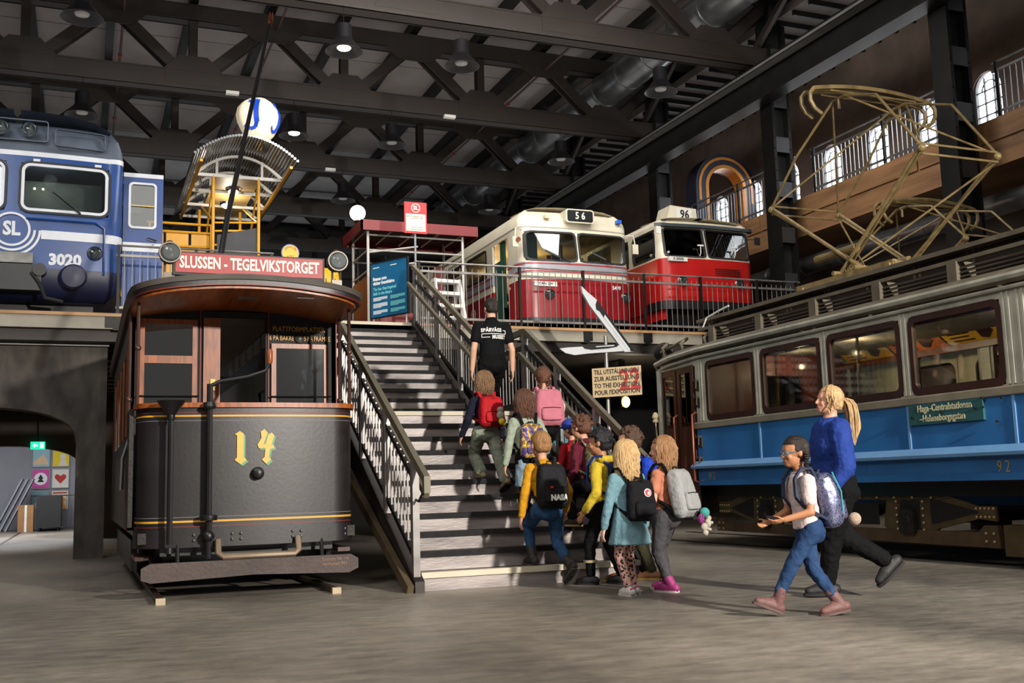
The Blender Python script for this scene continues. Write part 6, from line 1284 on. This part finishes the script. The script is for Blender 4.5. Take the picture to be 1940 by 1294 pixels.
# 1 guide in black T-shirt on the landing steps
g_tee = fabric('black_tee', '131316')
p1 = person('adult guide in a black T-shirt leading the group up the stairs', (4.62, 12.0), -4, 1.67, 2.42, ((-.09, -.12, 1.53, 0), (.09, .1, 1.7, 0)), ((-.26, .0, 2.34), (.26, .02, 2.34)),
  dict(skin=SKIN['fair'], legm=BLK, topm=g_tee, sleeve=.55, low=.02, shoem=SB('17161a', 'black'), hair='short', hairm=hairm('hair_dark', '2a1d16', '150e0b'), topname='t_shirt', leg=1.0), kid=False, head=(14, 0))
BK = lambda p, z, d=.0: (p['pel'].x, p['chest'].y-p['H']*.075-d, z)
WT = M('print_white', 'e6e4df', .7, var=.02)
def wrap(P, zc, yb, flat=.35):
    """frame on a wearer's back: u to the right as seen from behind"""
    return lambda u, v, w: (P['chest'].x+u, yb+flat*u*u*2-w, zc+v)
fb = lambda u, v, w: (p1['chest'].x+u, -p1['H']*.083+.75*u*u-w, 2.78+v)
pr1 = text('shirt_print', 'SPÅRVÄGS', .062, WT, p1['t'], (0, 0, 0), curve=lambda u, v, w: fb(u-.035, v+.035, .006+w*.2), sx=.78, ext=0, bold=.003, space=1.12); pr2 = text('shirt_print', 'MUSEET', .062, WT, p1['t'], (0, 0, 0), curve=lambda u, v, w: fb(u+.055, v-.05, .006+w*.2), sx=.74, ext=0, bold=.003, space=1.12)
def pline(pts, par, m_, f, w=.008, nm='print_line'):
    g = MB()
    for a, b in zip(pts, pts[1:]): g.bar(f(*a, .006), f(*b, .006), w, .01, (0, 1, 0))
    return g.build(nm, m_, par, 0)
pr3 = pline([(.11, .035), (.15, .035), (.15, -.008), (-.15, -.008), (-.15, -.05), (-.06, -.05)], p1['t'], WT, fb)
for o in (pr1, pr2, pr3): decal(o, [p1['top'].data], .01)
# 2 child with red rucksack
p2 = person('long-haired child in sage trousers carrying a red rucksack', (4.19, 11.15), 4, 1.32, 1.53, ((-.07, -.02, 1.02, 0), (.1, -.28, .85, -25)), ((-.27, .05, 1.5), (.22, .06, 1.48)),
  dict(skin=SKIN['pink'], legm=KHAKI, topm=fabric('navy_knit', '1b1d2c'), low=-.02, leg=1.15, hem=1.3, shoem=SB('9a8560', 'tan'), sole=M('sole_dark', '2a2825', .8), hair='long', hl=.2, hairm=hairm('hair_copper', '94704e', '5d432d'), topname='jumper'), head=(8, -6))
RED = fabric('rucksack_red', 'b01822', rough=.6); k2 = backpack(p2, 'red rucksack with a hanging grey and yellow toy', RED, .29, .14, .34, .0, 6, RED)
MB().ball(k2['f'](.05, -.12, -.06), .045, .03, .05).ball(k2['f'](.05, -.12, -.0), .035, .03, .035).ball(k2['f'](.075, -.12, .02), .014).build('toy_mouse', M('toy_grey', 'a8a294', .9, 0, .1, 30, .5, 90), k2['t']); MB().ball(k2['f'](.06, -.12, -.13), .035, .03, .04).ball(k2['f'](.09, -.12, -.16), .02).build('toy_yellow', M('toy_yellow', 'd9c52a', .9), k2['t']); MB().tube([k2['f'](.08, -.11, -.15), k2['f'](.12, -.11, -.24), k2['f'](.2, -.08, -.3)], .004, 5).build('cord', WHITEP, k2['t'])
# 3 girl with purple patterned backpack
p3 = person('girl in a pale green jacket with long brown hair', (4.36, 10.35), 0, 1.38, 1.22, ((-.07, -.1, .51, 0), (.07, .22, .68, 0)), ((-.24, .05, 1.14), (.23, .1, 1.2)),
  dict(skin=SKIN['pink'], legm=BLK, topm=fabric('sage_jacket', '9aa392', rough=.7), low=-.06, shoem=SB('1c1a1a', 'black2'), hair='long', hl=.26, ns=110, hairm=hairm('hair_brown', '6b4029', '3a2116'), topname='jacket', leg=.9), head=(-6, -4), lean=(0, .04))
ds3 = MB(); ds3.loft([[Vector((math.cos(2*PI*k/20)*a, math.sin(2*PI*k/20)*b-.01, z)) for k in range(20)] for z, a, b in ((.92, .155, .13), (1.05, .15, .125), (1.22, .135, .11))]); fuse(ds3, 'denim_skirt', DENIML, p3['t'], .012, 2, .012)
PUR = patches('purple_pattern', ['2c2450', '4a3a86', '8a6a2e', 'd6b04a', '5b4a9a', '241f44'], 14); k3 = backpack(p3, 'purple backpack printed with yellow figures', PUR, .27, .13, .36, -.06, 5, PUR, BLK)
# 4 girl with pink backpack
p4 = person('girl with plaited brown hair holding the stair rail', (4.86, 10.98), -6, 1.34, 1.57, ((-.07, -.06, .85, 0), (.07, .2, 1.02, 0)), ((-.2, .12, 1.6), (.24, .3, 1.72)),
  dict(skin=SKIN['pink'], legm=BLK, topm=fabric('cream_top', 'cfc4b4'), hair='plaits', hl=.14, hairm=hairm('hair_chestnut', '6f4227', '40251a'), shoem=SB('2a2628', 'dark'), topname='shirt'), head=(-4, -6), lean=(0, .04))
PNK = fabric('backpack_pink', 'bf7280', rough=.8, var=.06); k4 = backpack(p4, 'large plain pink backpack', PNK, .33, .15, .42, .03, 6, PNK)
# 5 boy with black printed backpack
p5 = person('boy with short fair hair in a mustard top stepping onto the stairs', (4.13, 9.37), 2, 1.41, .71, ((-.07, .22, .17, 0), (.13, -.2, .0, -38)), ((-.25, .06, .62), (.25, .1, .68)),
  dict(skin=SKIN['pink'], legm=DENIM, topm=fabric('mustard', 'c98f1e'), hair='short', hairm=hairm('hair_fair', 'a87a4a', '7c5630'), shoem=SB('2b2622', 'boot'), boot=.34, cuff=.26, shoe=1.1, sole=M('sole_grey', '4a4742', .8), topname='sweatshirt', leg=1.0), lean=(0, .06), head=(4, -4))
BPK = fabric('backpack_black', '1d1c20', rough=.7); k5 = backpack(p5, 'black backpack printed NASA in white', BPK, .31, .15, .42, .0, 5, BPK)
decal(text('pack_print', 'NASA', .07, WT, k5['t'], k5['f'](.02, -.125, -.12), (1, 0, 0), (0, 0, 1), sx=1.0, ext=0, bold=.005), k5['skins']); MB().box(*[0]*6) if False else MB().bar(k5['f'](-.07, -.115, -.02), k5['f'](-.045, -.115, -.02), .02, .02).build('red_tab', M('tab_red', 'c22a2e', .6), k5['t'])
# 6 boy in maroon hoodie
p6 = person('curly-haired boy in a maroon hoodie with a camouflage backpack', (4.81, 9.78), 18, 1.36, .92, ((-.08, .16, .51, 0), (.1, -.12, .34, -30)), ((-.26, .1, .9), (.2, .1, .9)),
  dict(skin=SKIN['pink'], legm=BLK, topm=fabric('maroon', '5e1f2e'), hair='curly', hairm=hairm('hair_auburn', '6d4128', '3c2115'), shoem=SB('2f2b20', 'olive'), sole=M('sole_gum', 'b08a52', .7), hood=1, topname='hoodie'), lean=(0, .06), head=(10, -10))
CAM = patches('camouflage', ['3d4430', '5a5c3f', '7d7452', '2b2f24'], 16); k6 = backpack(p6, 'camouflage backpack of the boy in maroon', CAM, .28, .13, .36, .0, 5, CAM, CAM)
# 13 small child in front of him, mostly hidden
p13 = person('small child in a blue cap and red jacket half hidden on the stairs', (4.86, 10.3), 10, 1.1, 1.03, ((-.06, -.02, .51, 0), (.06, .12, .51, 0)), ((-.2, .05, 1.0), (.18, .08, 1.0)),
  dict(skin=SKIN['pink'], legm=BLK, topm=fabric('scarlet', 'a01c24'), hair='short', hairm=hairm('hair_mouse', '6b4a30', '402a1c'), shoem=SB('1c1a1a', 'black2'), topname='jacket'), head=(20, -4))
cpm = MB(); cq = lambda x, y, z: p13['hc']+p13['HR'] @ (Vector((x, y, z))*p13['hh']); ell(cpm, cq(0, -.06, .28), p13['HR'], .1, .11, .075, 20, 10); cp = cpm.build('baseball_cap', M('cap_blue', '24409c', .8), p13['t']); cv = MB(); ell(cv, cq(0, .45, .2), p13['HR'], .07, .06, .01, 14, 6); cv.build('cap_brim', M('cap_blue', '24409c', .8), cp)
# 7 boy in yellow hoodie
p7 = person('black-haired boy in a yellow hoodie with a blue strap', (4.58, 9.06), 38, 1.42, .7, ((-.09, .12, .0, 0), (.09, -.12, 0, 0)), ((-.26, .08, .68), (.22, .12, .7)),
  dict(skin=SKIN['tan'], legm=BLK, topm=fabric('lemon_hoodie', 'c2a833'), hair='tousled', hairm=hairm('hair_black', '15131a', '08080b'), shoem=SB('18171a', 'black3'), hood=1, band=M('reflect', 'b8a888', .4), topname='hoodie', leg=.95), head=(15, -4))
k7 = backpack(p7, 'slim dark blue backpack on the boy in yellow', fabric('pack_navy', '1c2444'), .26, .12, .36, 0, 5, None, fabric('strap_blue', '24357a'))
# 8 boy in black and blue jacket
p8 = person('curly brown-haired boy in a black jacket and olive trousers', (4.98, 9.2), 52, 1.44, .71, ((-.1, .14, 0, 0), (.09, -.14, 0, 0)), ((-.24, .1, .72), (.24, .08, .72)),
  dict(skin=SKIN['pink'], legm=fabric('olive_trousers', '3d3c2a'), topm=fabric('black_jacket', '17181f'), hair='curly', hairm=hairm('hair_curl', '5a3d2a', '33211a'), shoem=SB('8a5a34', 'brown'), sole=M('sole_gum', 'b08a52', .7), topname='jacket'), head=(10, -6))
k8 = backpack(p8, 'bright royal blue backpack on the boy in black', fabric('pack_royal', '1e3fb0', rough=.6), .29, .14, .4, .03, 5, MATS['pack_royal'])
# 9 blonde girl in light blue dress
DRS = fabric('dress_blue', '6b8d98', var=.05)
p9 = person('blonde girl in a light blue dress and spotted leggings', (4.3, 8.06), 4, 1.28, .62, ((-.055, -.05, 0, 0), (.06, .06, 0, 0)), ((-.22, .04, .56), (.2, .05, .56)),
  dict(skin=SKIN['fair'], legm=spotted('leopard', 'cf9f94', '2a1c1e', 38, .42), topm=DRS, low=-.06, hair='long', hl=.3, ns=130, hairm=hairm('hair_blonde', 'd9b886', 'ab8552'), shoem=SB('d6d2cc', 'white'), sole=M('sole_white', 'cfcac2', .6), shoe2=M('heel_pink', 'd9487f', .6), topname='dress', leg=.85, smooth=1), head=(0, -2))
sk9 = MB(); sk9.loft([[Vector((math.cos(2*PI*k/24)*a*(1+.04*math.sin(k*2.6)), math.sin(2*PI*k/24)*b*(1+.04*math.sin(k*2.6))-.01, z)) for k in range(24)] for z, a, b in ((.42, .19, .16), (.52, .165, .14), (.66, .14, .115), (.8, .115, .09))]); fuse(sk9, 'skirt', DRS, p9['t'], .011, 2, .012)
k9 = backpack(p9, 'black drawstring backpack with a round red and white badge', fabric('pack_black2', '17171a'), .27, .13, .34, -.05, 4, MATS['pack_black2'], BLK, off=(.03, 0, 0), roundness=.45)
fq = k9['f']; bq = lambda u, v, w: fq(u+.03, -.082-w, v+.06)
decal(MB().prism(circ(0, 0, .034, 20), bq, 0, .004).build('badge', WT, k9['t'], 0), k9['skins'], .002); decal(MB().prism(circ(0, 0, .027, 20), bq, .004, .006).build('badge_centre', M('badge_red', 'b8303a', .6), k9['t'], 0), k9['skins'], .007); decal(MB().prism([(-.012, -.014), (.01, -.016), (.016, 0), (.004, .016), (-.004, .004)], bq, .006, .008).build('badge_fox', WT, k9['t'], 0), k9['skins'], .012)
MB().tube([fq(-.07, -.03, .2), fq(0, -.07, .16), fq(.06, -.05, .22), fq(.08, -.06, .19)], .006, 5).build('drawstring', BLACK, k9['t'])
# 10 girl in salmon T-shirt
p10 = person('red-blonde girl in a salmon T-shirt and grey jeans', (4.72, 8.15), 30, 1.31, .64, ((-.09, -.06, 0, 0), (.09, .07, 0, 0)), ((-.25, .1, .62), (.2, .1, .66)),
  dict(skin=SKIN['pink'], legm=CHAR, topm=fabric('salmon_tee', 'b5745a'), sleeve=.6, low=-.0, hair='long', hl=.24, ns=110, hairm=hairm('hair_ginger', 'ad8156', '785436'), shoem=SB('9c2f6e', 'magenta'), boot=.2, cuff=.14, shoe=1.08, sole=M('sole_pale', 'c9c4bc', .6), topname='t_shirt', leg=1.02), head=(14, -2))
k10 = backpack(p10, 'light grey backpack with a turquoise pompom and toys', fabric('pack_grey', '949494', rough=.7, var=.05), .29, .15, .42, .01, 12, MATS['pack_grey'], BLK)
kf = k10['f']; fur = lambda n, c: M('fur_'+n, c, 1, 0, .15, 60, .8, 200)
MB().ball(kf(.05, -.14, -.2), .042).build('pompom', fur('teal', '4fb5ac'), k10['t']); MB().ball(kf(-.02, -.13, -.25), .032, .03, .045).build('sequin_charm', spotted('sequins', '8a2f7a', '1c1420', 90, .4), k10['t'])
MB().ball(kf(.08, -.13, -.29), .028, .03, .04).ball(kf(.11, -.13, -.25), .026).ball(kf(.15, -.13, -.29), .014).ball(kf(.06, -.13, -.34), .014).ball(kf(.09, -.13, -.345), .014).ball(kf(.0, -.13, -.32), .03, .03, .035).ball(kf(.0, -.13, -.37), .025).build('plush_charm', fur('cream', 'd6cbbb'), k10['t'])
# 11 small girl with braids
p11 = person('small girl with dark braids and glasses in a white T-shirt and jeans', (4.68, 6.15), 78, 1.22, .585, ((.05, .27, .0, 22), (-.05, -.17, 0, -8)), ((-.12, .22, .66), (.1, .24, .64)),
  dict(skin=SKIN['tan'], legm=fabric('jeans_blue', '2c4568', col2='22365a'), topm=fabric('white_tee', 'd6c2c0'), sleeve=.62, low=-.0, hair='braids', hl=.2, hairm=hairm('hair_espresso', '2a1a17', '120b0a'), shoem=SB('6e4a46', 'mauve'), boot=.36, cuff=.3, shoe=1.08, sole=M('sole_mauve', '5a4440', .7), topname='t_shirt', leg=1.0, elbow=((-.4, -1, -.3), (.4, -1, -.3))), head=(2, -4), lean=(0, .03))
GLT = patches('glitter_blue', ['3a4258', '5b6685', '7d6f8f', '46566f', '303a50'], 60, .3, .5); k11 = backpack(p11, 'shimmering blue backpack with a pale pompom', GLT, .27, .16, .38, .02, 8, GLT, fabric('strap_slate', '3a4258'))
MB().ball(k11['f'](-.05, -.17, -.16), .045).build('pompom', fur('beige', 'd0b6a2'), k11['t']); MB().tube([k11['f'](-.13, -.03, .19), k11['f'](-.13, -.07, .05), k11['f'](-.12, -.06, -.1)], .005, 5).build('zip', M('zip_teal', '4aa5b5', .4), k11['t'])
gp = lambda x, y, z: p11['hc']+p11['HR'] @ (Vector((x, y, z))*p11['hh'])
gg = MB()
for s in (-1, 1): gg.tube([gp(s*.16+.11*math.cos(k*PI/8), .42, .0+.09*math.sin(k*PI/8)) for k in range(17)], .003, 5); gg.tube([gp(s*.27, .41, .02), gp(s*.36, .0, .04)], .003, 5)
gg.tube([gp(-.05, .43, .02), gp(.05, .43, .02)], .003, 5).build('glasses', M('glasses_blue', '5a86a8', .3, .3), p11['t'])
tag(MB().bar((4.42, 6.26, .67), (4.5, 6.2, .66), .06, .03).build('small_device', BLACK), 'small black device in the hands of the girl with braids', 'device')
# 12 woman in blue blouse
BLOUSE = fabric('blouse_blue', '243c86', rough=.75, var=.08)
p12 = person('blonde woman with a ponytail in a blue blouse and black trousers', (5.55, 6.92), 72, 1.69, .845, ((.08, .08, 0, 0), (-.08, -.36, .06, -42)), ((-.27, .14, .80), (.29, .16, .82)),
  dict(skin=SKIN['pink'], legm=fabric('black_trousers', '100e11'), topm=BLOUSE, puff=1.22, sleeve=1.6, low=-.035, bust=1, hair='ponytail', hairm=hairm('hair_honey', 'd3b283', '9a7548'), shoem=SB('1c1a1b', 'black4'), sole=M('sole_black', '1a1818', .8), topname='blouse', cuffed=1, leg=1.08, hem=1.05), kid=False, girth=1.24, head=(2, 6))
bpy.data.scenes.remove(TMP)
